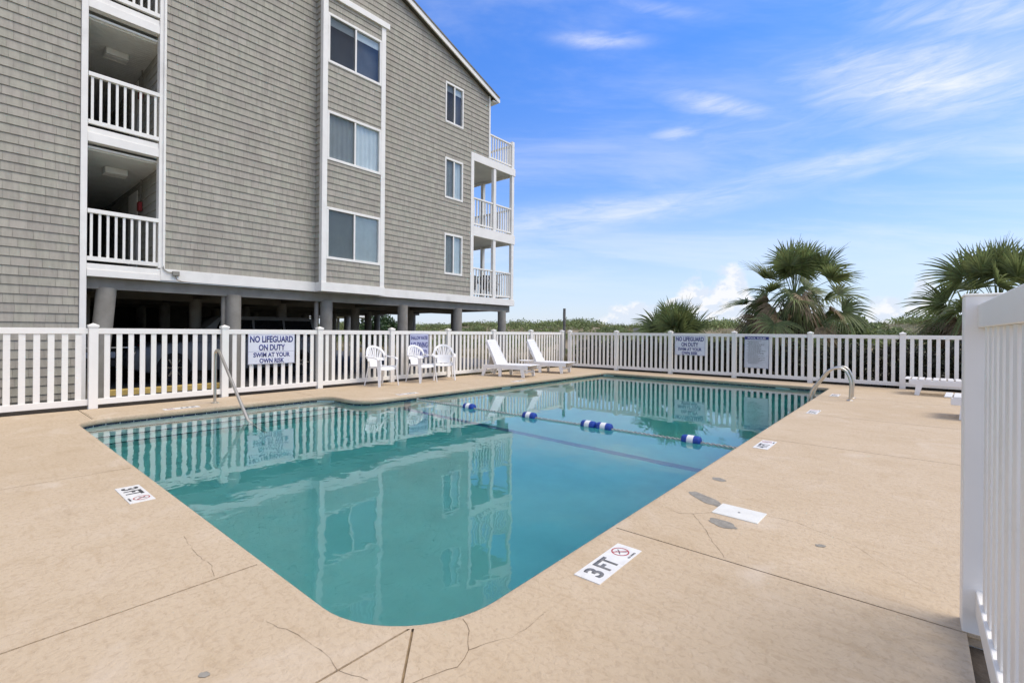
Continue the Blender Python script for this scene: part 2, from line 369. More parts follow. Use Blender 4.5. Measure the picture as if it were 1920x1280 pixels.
def quads_mesh(name, V, m, nv=4):
    """V: (n, nv, 3) array of separate faces"""
    n = len(V); me = bpy.data.meshes.new(name)
    me.vertices.add(n * nv); me.vertices.foreach_set('co', np.asarray(V, dtype=np.float32).ravel())
    me.loops.add(n * nv); me.loops.foreach_set('vertex_index', np.arange(n * nv, dtype=np.int32))
    me.polygons.add(n); me.polygons.foreach_set('loop_start', np.arange(0, n * nv, nv, dtype=np.int32))
    me.update(calc_edges=True); me.validate(); me.materials.append(m)
    return me
def text_mesh(body, w, h, bold=.0, thick=.0012):
    """flat lettering centred on the origin, fitted to w x h"""
    cu = bpy.data.curves.new('lettering', 'FONT'); cu.body = body; cu.align_x = 'CENTER'; cu.align_y = 'CENTER'; cu.size = 1; cu.offset = bold; cu.resolution_u = 3; cu.space_line = .8
    o = bpy.data.objects.new('lettering', cu); COL.objects.link(o)
    me = bpy.data.meshes.new_from_object(o.evaluated_get(bpy.context.evaluated_depsgraph_get()))
    bpy.data.objects.remove(o); bpy.data.curves.remove(cu)
    bm = bmesh.new(); bm.from_mesh(me)
    xs = [v.co.x for v in bm.verts]; ys = [v.co.y for v in bm.verts]
    for v in bm.verts:
        v.co.x = (v.co.x - (max(xs) + min(xs)) / 2) * w / (max(xs) - min(xs)); v.co.y = (v.co.y - (max(ys) + min(ys)) / 2) * h / (max(ys) - min(ys)); v.co.z = 0
    ex = bmesh.ops.extrude_face_region(bm, geom=bm.faces[:])
    for v in [x for x in ex['geom'] if isinstance(x, bmesh.types.BMVert)]: v.co.z += thick
    bmesh.ops.recalc_face_normals(bm, faces=bm.faces)
    bm.to_mesh(me); bm.free(); me.materials.clear(); return me

# ================================================================== SETTING
# ------------------------------------------------------------------ pool outline (edge of the deck)
def arc(cx, cy, r, a0, a1, n=10):
    return [(cx + r * math.cos(R(a0 + (a1 - a0) * i / n)), cy + r * math.sin(R(a0 + (a1 - a0) * i / n))) for i in range(n + 1)]
PXR, PXL, PXA, PYN, PYF = -1.53, -7.66, -8.86, 1.14, 13.74
OUT = []                                                      # counter-clockwise
OUT += arc(PXA + .42, PYN + .42, .42, 180, 270)               # near left
OUT += arc(PXR - .56, PYN + .56, .56, 270, 360, 14)           # near right
OUT += arc(PXR - .18, PYF - .18, .18, 0, 90, 6)               # far right
OUT += arc(PXL + .22, PYF - .22, .22, 90, 180, 6)             # far left
OUT += arc(PXL - .42, 5.25, .42, 0, -90, 10)                  # the deck rounds out ...
OUT += arc(PXA + .36, 4.83 - .36, .36, 90, 180, 10)           # ... and the step alcove opens
OUT = [(x, y) for i, (x, y) in enumerate(OUT) if i == 0 or math.dist((x, y), OUT[i - 1]) > 1e-4]
def densify(P, step):
    Q = []
    for i in range(len(P)):
        a, b = Vector(P[i]), Vector(P[(i + 1) % len(P)]); k = max(1, int((b - a).length / step))
        Q += [tuple(a + (b - a) * j / k) for j in range(k)]
    return Q
OUT = densify(OUT, .4)
def offset(P, d):
    """d > 0 moves towards the inside of the (counter-clockwise) outline"""
    n = len(P); Q = []
    for i in range(n):
        a, b, c = Vector(P[i - 1]), Vector(P[i]), Vector(P[(i + 1) % n])
        t1, t2 = (b - a).normalized(), (c - b).normalized()
        n1 = Vector((-t1.y, t1.x)); n2 = Vector((-t2.y, t2.x)); m_ = (n1 + n2).normalized()
        Q.append(tuple(b + m_ * d / max(.4, m_.dot(n1))))
    return Q
DECK_OUT = [(-9.96, -2.6), (.185, -2.6), (.185, 2.84), (.33, 2.84), (.33, 3.02), (3.6, 3.02), (3.6, 14.70), (-9.96, 14.70)]
HOLE = offset(OUT, -.045)
def ring_bm(outer, hole, z):
    bm = bmesh.new(); es = []
    for P in (outer, hole):
        vs = [bm.verts.new((x, y, z)) for x, y in P]
        es += [bm.edges.new((vs[i], vs[(i + 1) % len(vs)])) for i in range(len(vs))]
    bmesh.ops.triangle_fill(bm, edges=es, use_beauty=True, use_dissolve=False)
    for f in bm.faces:
        f.normal_update()
        if f.normal.z < 0: f.normal_flip()
    return bm
# base below the joints
bm = ring_bm(densify(DECK_OUT, 2.0), HOLE, -.014); me = bpy.data.meshes.new('pool_deck'); bm.to_mesh(me); bm.free()
deck = tag(link('pool_deck', me, SEAL), 'tan textured concrete deck around the swimming pool', None, None, 'structure')
GAP = .0055
regions = [[(1, 1, -.34), (0, -1, -2.84), (1, 0, -1.65)], [(1, 0, -3), (0, 1, 2.84), (0, -1, -6.47)], [(1, 0, -3), (0, 1, 6.47), (0, -1, -8.94)],
           [(1, 0, -3), (0, 1, 8.94), (0, -1, -11.75)], [(1, 0, -3), (0, 1, 11.75)], [(1, 0, -6.3), (-1, 0, 3), (0, 1, 8)], [(-1, 0, 6.3), (0, 1, 11.4)],
           [(-1, 0, 6), (0, 1, 8.2), (0, -1, -11.4)], [(-1, 0, 6), (0, 1, 4.6), (0, -1, -8.2)], [(-1, 0, 6), (0, 1, 1.32), (0, -1, -4.6)],
           [(-1, 0, 5.5), (0, -1, -1.32)], [(1, 0, -5.5), (-1, 0, 2.73), (0, -1, -4)], [(1, 0, -2.73), (-1, 0, 1.65), (0, -1, -4)], [(1, 0, -1.65), (-1, -1, .34)]]
deck_top = ring_bm(densify(DECK_OUT, 1.0), HOLE, 0.0)
for reg in regions:
    bm = deck_top.copy()
    for (a, b, c) in reg:                                     # keep a*x + b*y >= c
        l = math.hypot(a, b); nrm = Vector((a / l, b / l, 0)); co = nrm * (c / l + GAP)
        bmesh.ops.bisect_plane(bm, geom=bm.verts[:] + bm.edges[:] + bm.faces[:], plane_co=co, plane_no=nrm, clear_inner=True, clear_outer=False)
    if not bm.faces: bm.free(); continue
    be = [e for e in bm.edges if len(e.link_faces) == 1]
    ex = bmesh.ops.extrude_edge_only(bm, edges=be)
    for v in [x for x in ex['geom'] if isinstance(x, bmesh.types.BMVert)]: v.co.z = -.05
    bmesh.ops.recalc_face_normals(bm, faces=bm.faces)
    me = bpy.data.meshes.new('deck_slab'); bm.to_mesh(me); bm.free()
    link('deck_slab', me, DECK, deck)
deck_top.free()
# bullnose lip of the deck, swept round the pool
prof = [(-.0455, .0), (-.022, -.002), (-.008, -.009), (0.0, -.024), (.001, -.055), (-.004, -.074), (-.014, -.084), (-.07, -.086)]
n = len(OUT); V, Fc = [], []
for d, z in prof: V += [(x, y, z) for x, y in offset(OUT, d)]
for j in range(len(prof) - 1):
    for i in range(n): Fc.append((j * n + i, j * n + (i + 1) % n, (j + 1) * n + (i + 1) % n, (j + 1) * n + i))
me = bpy.data.meshes.new('coping'); me.from_pydata(V, [], Fc); me.polygons.foreach_set('use_smooth', [True] * len(Fc))
link('coping', me, DECK, deck)

# ------------------------------------------------------------------ basin, steps, tiles, water
WL = -.105
WALL = offset(OUT, -.03)
def floor_z(y): return -1.0 - .32 * min(1, max(0, (y - 1.1) / 4.8)) - .35 * min(1, max(0, (y - 5.9) / 7))
V, Fc = [], []
LV = [-.086, -.30, -.7, None]
for z in LV: V += [(x, y, z if z is not None else floor_z(y)) for x, y in WALL]
for j in range(len(LV) - 1):
    for i in range(n): Fc.append((j * n + i, j * n + (i + 1) % n, (j + 1) * n + (i + 1) % n, (j + 1) * n + i))
basin_me = bpy.data.meshes.new('pool_basin'); basin_me.from_pydata(V, [], Fc)
basin = tag(link('pool_basin', basin_me, PLASTER), 'pale plastered basin of the swimming pool', None, None, 'structure')
V, Fc = [], []
ys = [.9, 1.1, 5.9, 12.9, 14.0]
for y in ys: V += [(-9.1, y, floor_z(y)), (-1.3, y, floor_z(y))]
Fc = [(2 * i, 2 * i + 1, 2 * i + 3, 2 * i + 2) for i in range(len(ys) - 1)]
me = bpy.data.meshes.new('basin_floor'); me.from_pydata(V, [], Fc); link('basin_floor', me, PLASTER, basin)
MB().box(PXL - .02, PXR + .02, 5.83, 5.98, floor_z(5.9) - .02, floor_z(5.9) + .006).build('floor_stripe', STRIPE, basin)
MB().box(PXL - .05, PXL - .022, 5.83, 5.98, floor_z(5.9), -.16).build('wall_stripe', STRIPE, basin)
for k, (xs_, zs_) in enumerate([(-8.52, -.28), (-8.20, -.48), (-7.88, -.70)]):
    MB().box(-8.95, xs_, 1.05, 4.86, floor_z(1.1) - .5 + k * .01, zs_).build('entry_step', PLASTER, basin)
    MB().box(xs_ - .045, xs_ + .003, 1.06, 4.84, zs_ - .02, zs_ + .003).build('step_edge_tile', NAVY, basin)
MB().box(-7.90, -7.70, 4.86, 5.2, -1.6, -1.0).build('alcove_corner', PLASTER, basin)
# waterline tiles
tp = offset(OUT, -.026); per = 0.0; segs = []
for i in range(n):
    a, b = Vector(tp[i]), Vector(tp[(i + 1) % n]); segs.append((per, (b - a).length, a, b)); per += (b - a).length
def along(s_):
    s_ %= per
    for p0, L, a, b in segs:
        if s_ <= p0 + L: return a + (b - a) * ((s_ - p0) / L), (b - a).normalized()
    return segs[-1][3], (segs[-1][3] - segs[-1][2]).normalized()
nt_ = 245; tw = per / nt_
tile_me = MB().box(-tw / 2 + .004, tw / 2 - .004, -.004, .004, -.030, .030).mesh('waterline_tile', bevel=.0015)
for k in range(nt_):
    p, t = along(k * tw)
    if k % 31 in (7, 8): continue                              # fittings interrupt the row
    o = link('waterline_tile', tile_me, NAVY, basin, (p.x, p.y, -.118), (0, 0, math.atan2(t.y, t.x)))
# water body (its sides lie inside the walls)
WO = offset(OUT, -.04); bm = bmesh.new()
vt = [bm.verts.new((x, y, WL)) for x, y in WO]; f = bm.faces.new(vt)
ex = bmesh.ops.extrude_face_region(bm, geom=[f])
for v in [x for x in ex['geom'] if isinstance(x, bmesh.types.BMVert)]: v.co.z = -2.2
bmesh.ops.recalc_face_normals(bm, faces=bm.faces)
bmesh.ops.triangulate(bm, faces=[q for q in bm.faces if len(q.verts) > 4])
me = bpy.data.meshes.new('pool_water'); bm.to_mesh(me); bm.free()
tag(link('pool_water', me, WATER), 'clear teal water filling the swimming pool', None, None, 'structure')

# ------------------------------------------------------------------ ground and dunes
def ground_h(x, y):
    k = min(1, max(0, (y - 19) / 14)); k = k * k * (3 - 2 * k)
    b = .35 * math.sin(x * .21 + 1) + .25 * math.sin(x * .53 + y * .2) + .2 * math.sin(x * 1.1 + .4 * y)
    back = min(1, max(0, (y - 42) / 30))
    return -.06 + k * (1.75 + .42 * b) * (1 - .8 * back)
gx = sorted(set([-600, -300, -160, -110] + list(range(-90, 60, 2)) + [70, 90, 130, 200, 400] + [-9.2, -.9]))
gy = sorted(set([-400, -200, -80, -40, -20, -10, -4] + list(range(0, 60, 1)) + [64, 70, 80, 100, 150, 300, 700] + [.4, 14.2]))
gx = [x for x in gx if not (-9.2 < x < -.9)]; gy = [y for y in gy if not (.4 < y < 14.2)]
V = [(x, y, ground_h(x, y)) for y in gy for x in gx]; Fc = []
for j in range(len(gy) - 1):
    for i in range(len(gx) - 1):
        if gx[i] == -9.2 and gy[j] == .4: continue
        a = j * len(gx) + i; Fc.append((a, a + 1, a + 1 + len(gx), a + len(gx)))
me = bpy.data.meshes.new('ground'); me.from_pydata(V, [], Fc); me.polygons.foreach_set('use_smooth', [True] * len(Fc))
tag(link('ground', me, GROUND), 'sandy ground rising to dunes beyond the fence', None, None, 'structure')
MB().box(-40, -11.72, -8, 16.4, -.2, -.02).build('parking_floor', ASPH)
tag(bpy.data.objects['parking_floor'], 'dark asphalt parking floor under the building', None, None, 'structure')
MB().box(-11.62, -9.965, -6, 9.6, -.2, -.04).build('planting_strip', SOIL)
tag(bpy.data.objects['planting_strip'], 'dark soil strip between fence and building', None, None, 'structure')
MB().box(-9.96, 4, 14.71, 16.9, -.2, -.035).build('planting_bed', SOIL)
tag(bpy.data.objects['planting_bed'], 'dark soil bed behind the back fence', None, None, 'structure')
MB().box(.19, .9, -3, 2.83, -.2, -.05).build('soil_strip', SOIL)
tag(bpy.data.objects['soil_strip'], 'dark soil strip along the near fence', None, None, 'structure')
tag(MB().box(-11.95, -11.80, -4, 4.4, -.1, .09).build('parking_kerb', YELLOW, bevel=.01), 'worn yellow kerb along the parking under the building', 'kerb')

def blades(cx, cy, cz, h, w, lean, n, spread):
    """n grass blades per clump as triangles; arrays of clump centres"""
    N = len(cx) * n
    x = np.repeat(cx, n) + rng.normal(0, spread, N); y = np.repeat(cy, n) + rng.normal(0, spread, N); z = np.repeat(cz, n)
    hh = np.repeat(h, n) * rng.uniform(.55, 1.15, N); a = rng.uniform(0, 2 * math.pi, N); ln = rng.uniform(.1, 1, N) * lean
    b = rng.uniform(0, 2 * math.pi, N); ww = w * rng.uniform(.6, 1.4, N)
    p0 = np.stack([x - np.cos(a) * ww, y - np.sin(a) * ww, z], 1); p1 = np.stack([x + np.cos(a) * ww, y + np.sin(a) * ww, z], 1)
    p2 = np.stack([x + np.cos(b) * ln * hh, y + np.sin(b) * ln * hh, z + hh], 1)
    return np.stack([p0, p1, p2], 1)
gh = np.vectorize(ground_h)
def dune(nc, y0, y1, xa, xb, h, w, n, lean, spread, name, m, label):
    y = rng.uniform(y0, y1, nc); x = rng.uniform(xa, xb, nc)
    hs = h * (.55 + .9 * (0.5 + .5 * np.sin(x * .9 + np.sin(y * .7) * 2)) * rng.uniform(.6, 1.2, nc))
    T = blades(x, y, gh(x, y) - .03, hs, w, lean, n, spread)
    tag(link(name, quads_mesh(name, T, m, 3), None), label, None, None, 'stuff')
nc = 2600; cy_ = 21 + 18 * rng.uniform(0, 1, nc) ** .8; cx_ = rng.uniform(-80, 28, nc); cr_ = rng.uniform(.3, .75, nc) * (.75 + .35 * np.sin(cx_ * .45 + np.sin(cy_)))
cz_ = gh(cx_, cy_); kk = 90; d_ = rng.normal(size=(nc * kk, 3)); d_ /= np.linalg.norm(d_, axis=1)[:, None]; d_[:, 2] = np.abs(d_[:, 2])
p_ = np.stack([np.repeat(cx_, kk), np.repeat(cy_, kk), np.repeat(cz_, kk)], 1) + d_ * (np.repeat(cr_, kk) * rng.uniform(.35, 1, nc * kk) ** .5)[:, None] * np.array([1.5, 1.5, .95])
a_ = rng.normal(size=(nc * kk, 3)); a_[:, 2] = np.abs(a_[:, 2]) + .4; a_ /= np.linalg.norm(a_, axis=1)[:, None]; b_ = np.cross(a_, rng.normal(size=(nc * kk, 3))); b_ /= np.linalg.norm(b_, axis=1)[:, None]
s__ = .085 * rng.uniform(.5, 1.3, nc * kk)[:, None]
tag(link('dune_shrubs', quads_mesh('dune_shrubs', np.stack([p_ - a_ * s__, p_ + b_ * s__ * .45, p_ + a_ * s__, p_ - b_ * s__ * .45], 1), DUNEG), None), 'green dune scrub covering the ridge behind the fence', None, None, 'stuff')
dune(2600, 18, 38, -75, 26, .42, .014, 7, .6, .14, 'dune_grass', DUNEY, 'straw coloured dune grass mixed into the scrub')
dune(1500, 9.8, 19, -11.5, -10.2, .30, .012, 8, .7, .14, 'verge_grass', DUNEY, 'pale dry grass just outside the corner of the side fence')
dune(900, 15.6, 19, -60, -10.5, .35, .015, 8, .7, .14, 'verge_grass', DUNEY, 'pale dry grass beyond the far end of the side fence')

# ================================================================== THE BUILDING
XW = -11.56                                                    # shingled face
bld = empty('apartment_building', (XW, 5.5, 0), 0, 'grey shingled three storey apartment building raised on concrete columns', 'building')
inv = Matrix.Translation((-XW, -5.5, 0))
def P(mb, name, m, parent=None, **k):
    """part of the building from world coordinates"""
    mb.v = [(x - XW, y - 5.5, z) for x, y, z in mb.v]
    return mb.build(name, m, parent or bld, **k)
RIDGE_Y, EAVE_Y, SL = 4.6, 12.42, .37
def rake_z(y): return 9.60 + SL * (EAVE_Y - y) if y >= RIDGE_Y else 9.60 + SL * (EAVE_Y - RIDGE_Y) - SL * (RIDGE_Y - y)
C = .157
wins_bay = [(6.10, 7.66, 3.07, 4.38), (6.10, 7.66, 5.56, 6.80), (6.10, 7.66, 8.0, 9.25)]
wins_sm = [(10.28, 11.08, 3.12, 4.45), (10.28, 11.08, 5.58, 6.90), (10.28, 11.08, 8.02, 9.34)]
# backing wall, in blocks round the openings
wall = MB()
def block(y0, y1, z0, z1): wall.box(XW - .17, XW - .002, y0, y1, z0, z1)
def wall_with(y0, y1, z0, z1, holes):
    Y = sorted({y0, y1, *[a for h_ in holes for a in h_[:2]]}); Z = sorted({z0, z1, *[a for h_ in holes for a in h_[2:]]})
    for a, b in zip(Y, Y[1:]):
        for c_, d in zip(Z, Z[1:]):
            if not any(h_[0] <= a and b <= h_[1] and h_[2] <= c_ and d <= h_[3] for h_ in holes): block(a, b, c_, d)
block(-4, 1.54, -.1, 9.6)
wall_with(2.78, 11.50, 2.30, 9.6, [w for w in wins_sm] + [(6.0, 7.78, 2.30, 9.6)])
block(11.50, 12.38, 7.2, 9.6)
wall.prism([(-4, 9.6), (12.38, 9.6), (RIDGE_Y, rake_z(RIDGE_Y) - .05), (-4, rake_z(-4) - .05)], XW - .17, XW - .002, lambda a, b, h: (h, a, b))
wl = P(wall, 'wall', SHINGLE)
# shingles
def clip(poly, a, b, c):
    """keep a*y + b*z <= c"""
    res = []
    for i in range(len(poly)):
        p, q = poly[i], poly[(i + 1) % len(poly)]; dp, dq = a * p[0] + b * p[1] - c, a * q[0] + b * q[1] - c
        if dp <= 0: res.append(p)
        if dp * dq < 0: t = dp / (dp - dq); res.append((p[0] + (q[0] - p[0]) * t, p[1] + (q[1] - p[1]) * t))
    return res
def rect_minus(r, holes):
    todo = [r]
    for h_ in holes:
        nxt = []
        for (a, b, c_, d) in todo:
            if b <= h_[0] or a >= h_[1] or d <= h_[2] or c_ >= h_[3]: nxt.append((a, b, c_, d)); continue
            if a < h_[0]: nxt.append((a, h_[0], c_, d))
            if b > h_[1]: nxt.append((h_[1], b, c_, d))
            m0, m1 = max(a, h_[0]), min(b, h_[1])
            if c_ < h_[2]: nxt.append((m0, m1, c_, h_[2]))
            if d > h_[3]: nxt.append((m0, m1, h_[3], d))
        todo = nxt
    return todo
def shingle_rows(y0, y1, z0, z1, holes=(), lines=(), wmin=.13, wmax=.25):
    res = []; k0 = math.floor((z0 - 2.48) / C)
    for k in range(k0, int((z1 - 2.48) / C) + 2):
        zb = 2.48 + k * C; y = y0 - random.uniform(0, .2)
        while y < y1:
            w = random.choice([wmin, wmin + .03, (wmin + wmax) / 2, wmax - .03, wmax]); a, b = max(y, y0) + .0016, min(y + w, y1) - .0016; y += w
            if b - a < .02: continue
            for (p, q, r_, s_) in rect_minus((a, b, max(zb, z0), min(zb + C, z1)), holes):
                if q - p < .012 or s_ - r_ < .02: continue
                poly = [(p, r_), (q, r_), (q, s_), (p, s_)]
                for ln in lines: poly = clip(poly, *ln)
                if len(poly) >= 3: res.append((poly, zb))
    return res
def shingle_geo(mb, poly, zb, fn):
    out = lambda z: .003 + .017 * (1 - (z - zb) / C)
    n_ = len(poly)
    mb.add([fn(a, z, out(z)) for a, z in poly] + [fn(a, z, -.003) for a, z in poly],
           [tuple(range(n_))] + [(i, n_ + i, n_ + (i + 1) % n_, (i + 1) % n_) for i in range(n_)])
fw = lambda a, z, o: (XW + o, a, z)
rl = [(SL, 1, rake_z(0) if False else 9.60 + SL * EAVE_Y - .10)]                 # z <= 9.6 + SL*(EAVE - y) - .1
left_tower = shingle_rows(-1.5, 1.525, 0.02, 11.6)
right_wall = shingle_rows(2.82, 5.97, 2.49, 11.9)
upper = shingle_rows(5.97, 7.80, 9.66, 11.9, lines=rl)
right2 = shingle_rows(7.80, 11.47, 2.49, 11.8, wins_sm, rl)
right3 = shingle_rows(11.47, 12.33, 7.42, 10.2, (), rl)
single = [s_ for s_ in left_tower if s_[0][0][0] > .42 and .0 < s_[1] < 6.7]
single += sorted([s_ for s_ in right_wall if s_[1] < 6.7], key=lambda s_: s_[0][0][0])
single = single[:296]; ids = {id(s_) for s_ in single}
for poly, zb in single:
    mb = MB(); shingle_geo(mb, poly, zb, fw); P(mb, 'shingle', SHINGLE, wl)
rest = MB()
for grp in (left_tower, right_wall, upper, right2, right3):
    for s_ in grp:
        if id(s_) not in ids: shingle_geo(rest, s_[0], s_[1], fw)
BX = -11.26
bay_rows = shingle_rows(6.09, 7.67, 2.49, 9.66, wins_bay)
for s_ in bay_rows: shingle_geo(rest, s_[0], s_[1], lambda a, z, o: (BX + o, a, z))
for s_ in shingle_rows(XW + .012, BX - .10, 2.49, 9.66, wmin=.10, wmax=.2): shingle_geo(rest, s_[0], s_[1], lambda a, z, o: (a, 5.97 - o, z))
o = P(rest, 'shingles', SHINGLE, wl); tag(o, kind='stuff')
# bay body
bay = MB(); bay.box(XW - .1, BX - .09, 5.975, 7.795, 2.48, 2.6); bay.box(XW - .1, BX - .09, 5.975, 7.795, 9.55, 9.66)
Z = [2.48] + [z for w in wins_bay for z in w[2:]] + [9.66]
for a, b in zip(Z[::2], Z[1::2]): bay.box(BX - .1, BX - .002, 6.05, 7.72, a, b)
for y0, y1 in ((5.972, 6.09), (7.67, 7.798)): bay.box(XW - .1, BX - .004, y0, y1, 2.481, 9.659)
P(bay, 'bay_projection', SHINGLE)
# white boards
def board(x0, x1, y0, y1, z0, z1, name='corner_board'): return P(MB().box(x0, x1, y0, y1, z0, z1), name, WHITE, bevel=.004)
board(XW - .15, XW + .035, 1.53, 1.625, -.05, 11.4)
board(XW - .15, XW + .035, 2.70, 2.815, 2.49, 11.4)
board(BX - .1, BX + .03, 5.965, 6.098, 2.485, 9.64); board(BX - .1, BX + .03, 7.662, 7.80, 2.485, 9.64)
board(XW - .10, BX + .07, 5.93, 7.90, 9.642, 9.80, 'bay_cap')
board(XW - .15, XW + .032, 11.455, 11.595, 2.485, 7.40); board(XW - .15, XW + .032, 12.325, 12.40, 7.42, 9.62)
board(XW - .12, XW + .045, 1.627, 2.735, 2.235, 2.36, 'skirt_board'); board(XW - .12, XW + .028, 1.627, 2.735, 2.362, 2.47, 'skirt_board')
board(XW - .12, XW + .04, 2.737, 5.955, 2.25, 2.485, 'skirt_board'); board(XW - .12, BX + .045, 5.957, 7.808, 2.252, 2.484, 'skirt_board')
board(XW - .12, XW + .04, 7.81, 11.59, 2.25, 2.486, 'skirt_board')
# windows
def window(y0, y1, z0, z1, x, kind):
    fr = MB(); t = .065
    fr.box(x - .05, x + .028, y0, y1, z0, z0 + t); fr.box(x - .05, x + .028, y0, y1, z1 - t, z1)
    fr.box(x - .05, x + .027, y0, y0 + t * .8, z0 + t, z1 - t); fr.box(x - .05, x + .027, y1 - t * .8, y1, z0 + t, z1 - t)
    w = P(fr, 'window', WHITE, bevel=.004); ym = (y0 + y1) / 2
    P(MB().box(x - .04, x + .018, ym - .022, ym + .022, z0 + t, z1 - t), 'mullion', WHITE, w)
    for a, b in ((y0 + t * .8, ym - .022), (ym + .022, y1 - t * .8)):
        P(MB().add([(x - .022, a, z0 + t), (x - .022, b, z0 + t), (x - .022, b, z1 - t), (x - .022, a, z1 - t)], [(0, 1, 2, 3)]), 'pane', GLASS, w)
    P(MB().add([(x - .003, y0 + t * .8, z0 + t), (x - .003, ym - .022, z0 + t), (x - .003, ym - .022, z1 - t), (x - .003, y0 + t * .8, z1 - t)], [(0, 1, 2, 3)]), 'insect_screen', SCREEN, w)
    if kind == 'blind':
        bl = MB(); zz = z0 + t
        while zz < z1 - t - .02: bl.prism([(0, 0), (.022, .022), (.020, .025), (-.002, .003)], y0 + .05, y1 - .05, lambda a, b, h, zz=zz: (x - .055 + a * .8, h, zz + b)); zz += .030
        P(bl, 'blind', CURT, w)
    if kind in ('curtain', 'blind'):
        cu = MB(); N = 60; pts = [(y0 + .04 + (y1 - y0 - .08) * i / N, .012 * math.sin(i * 1.15) + .006 * math.sin(i * .37)) for i in range(N + 1)]
        for i in range(N):
            (a, p), (b, q) = pts[i], pts[i + 1]; xx = x - (.062 if kind == 'curtain' else .09)
            cu.add([(xx + p, a, z0 + .03), (xx + q, b, z0 + .03), (xx + q, b, z1 - .03), (xx + p, a, z1 - .03)], [(0, 1, 2, 3)])
        P(cu, 'curtain', CURT, w)
    else:
        P(MB().box(x - .07, x - .06, y0 + .04, y1 - .04, z1 - t - .20, z1 - t), 'roller_shade', CURT, w)
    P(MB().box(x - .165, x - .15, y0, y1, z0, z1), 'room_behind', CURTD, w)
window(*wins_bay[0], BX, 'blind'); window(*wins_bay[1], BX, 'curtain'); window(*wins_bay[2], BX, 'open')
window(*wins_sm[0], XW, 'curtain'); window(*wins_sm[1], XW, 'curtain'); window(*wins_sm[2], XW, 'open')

def railing(name, p0, p1, z0, z1, n_bal, rail=.075, top=.075):
    """balcony railing between two points, with separate balusters"""
    a, b = Vector((*p0, 0)), Vector((*p1, 0)); L = (b - a).length; t = (b - a) / L; s = Vector((-t.y, t.x, 0))
    def bar(u0, u1, half, za, zb):
        q = [a + t * u0 - s * half, a + t * u1 - s * half, a + t * u1 + s * half, a + t * u0 + s * half]
        return MB().add([(p.x, p.y, za) for p in q] + [(p.x, p.y, zb) for p in q], [(0, 3, 2, 1), (4, 5, 6, 7), (0, 1, 5, 4), (1, 2, 6, 5), (2, 3, 7, 6), (3, 0, 4, 7)])
    rr = P(bar(0, L, .042, z1 - top, z1), name, WHITE, bevel=.003)
    P(bar(0, L, .030, z0, z0 + rail), 'bottom_rail', WHITE, rr)
    for i in range(n_bal):
        u = L * (i + .5) / n_bal; P(bar(u - .019, u + .019, .018, z0 + rail, z1 - top), 'baluster', WHITE, rr)
    return rr
# breezeways behind the left opening
for lv, (zf, zc) in enumerate([(2.47, 4.60), (4.97, 7.03), (7.42, 9.5)]):
    railing('balcony_railing', (XW, 1.63), (XW, 2.698), zf + .055, zf + 1.00, 9)
    if lv:
        board(XW - .12, XW + .03, 1.627, 2.698, zf - .27, zf - .105, 'floor_beam'); board(XW - .12, XW + .012, 1.627, 2.698, zf - .103, zf, 'floor_beam')
    else: pass
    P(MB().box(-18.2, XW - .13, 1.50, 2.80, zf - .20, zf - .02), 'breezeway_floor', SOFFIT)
    ce = MB(); xx = -18.0
    ce.box(-18.2, XW - .125, 1.45, 2.95, zc + .02, zc + .06)
    while xx < XW - .2: ce.box(xx, xx + .085, 1.45, 2.95, zc, zc + .0195); xx += .092
    P(ce, 'breezeway_ceiling', CEIL)
    zz = zf
    while zz < zc - .05:                                        # lap siding on the right-hand wall
        P(MB().prism([(2.790, zz), (2.775, zz + .004), (2.790, min(zz + .19, zc)), (2.81, min(zz + .19, zc)), (2.81, zz)], -17.2, XW - .152, lambda a, b, h: (h, a, b)), 'siding_board', LAP); zz += .185
    P(MB().box(-18.3, -17.2, 2.80, 2.9, zf, zc), 'corridor_wall', LAP); P(MB().box(-18.3, XW - .172, 1.35, 1.46, zf, zc), 'corridor_wall', LAP)
    P(MB().box(-18.4, -18.2, 1.3, 3.0, zf - .2, zc + .1), 'corridor_end', CURTD)
    P(MB().box(-14.3, -13.5, 2.755, 2.774, zf, zf + 1.95), 'door', WHITE, bevel=.005)
    P(MB().box(-13.25, -13.10, 2.70, 2.77, zf + 1.42, zf + 1.62), 'alarm_box', REDBOX, bevel=.006)
    P(MB().tube([(-13.17, 2.76, zf + 1.62), (-13.17, 2.76, zc)], .012, 6), 'conduit', CONC)
    lf = P(MB().box(-12.95, -12.62, 2.05, 2.42, zc - .13, zc - .004), 'ceiling_light', CEIL, bevel=.01)
    for xx in (-12.87, -12.70): P(MB().box(xx - .012, xx + .012, 2.045, 2.425, zc - .137, zc - .13), 'light_bar', WHITE, lf)
# conduit and junction box at the corner
P(MB().tube([(XW + .05, 2.775, 2.52), (XW + .05, 2.775, 11.2)], .011, 8), 'conduit_pipe', WHITE)
P(MB().tube([(XW + .05, 2.775, 2.55), (XW + .055, 2.79, 2.47), (XW + .06, 2.86, 2.42), (XW + .06, 2.93, 2.42)], .010, 8), 'conduit_pipe', CONC)
P(MB().box(XW + .042, XW + .10, 2.93, 3.05, 2.36, 2.45), 'junction_box', CONC, bevel=.006)
P(MB().tube([(XW + .07, 2.98, 2.36), (XW + .07, 3.01, 2.28), (XW + .07, 3.10, 2.25), (XW + .06, 3.25, 2.245)], .007, 6), 'drain_hose', CRACK)
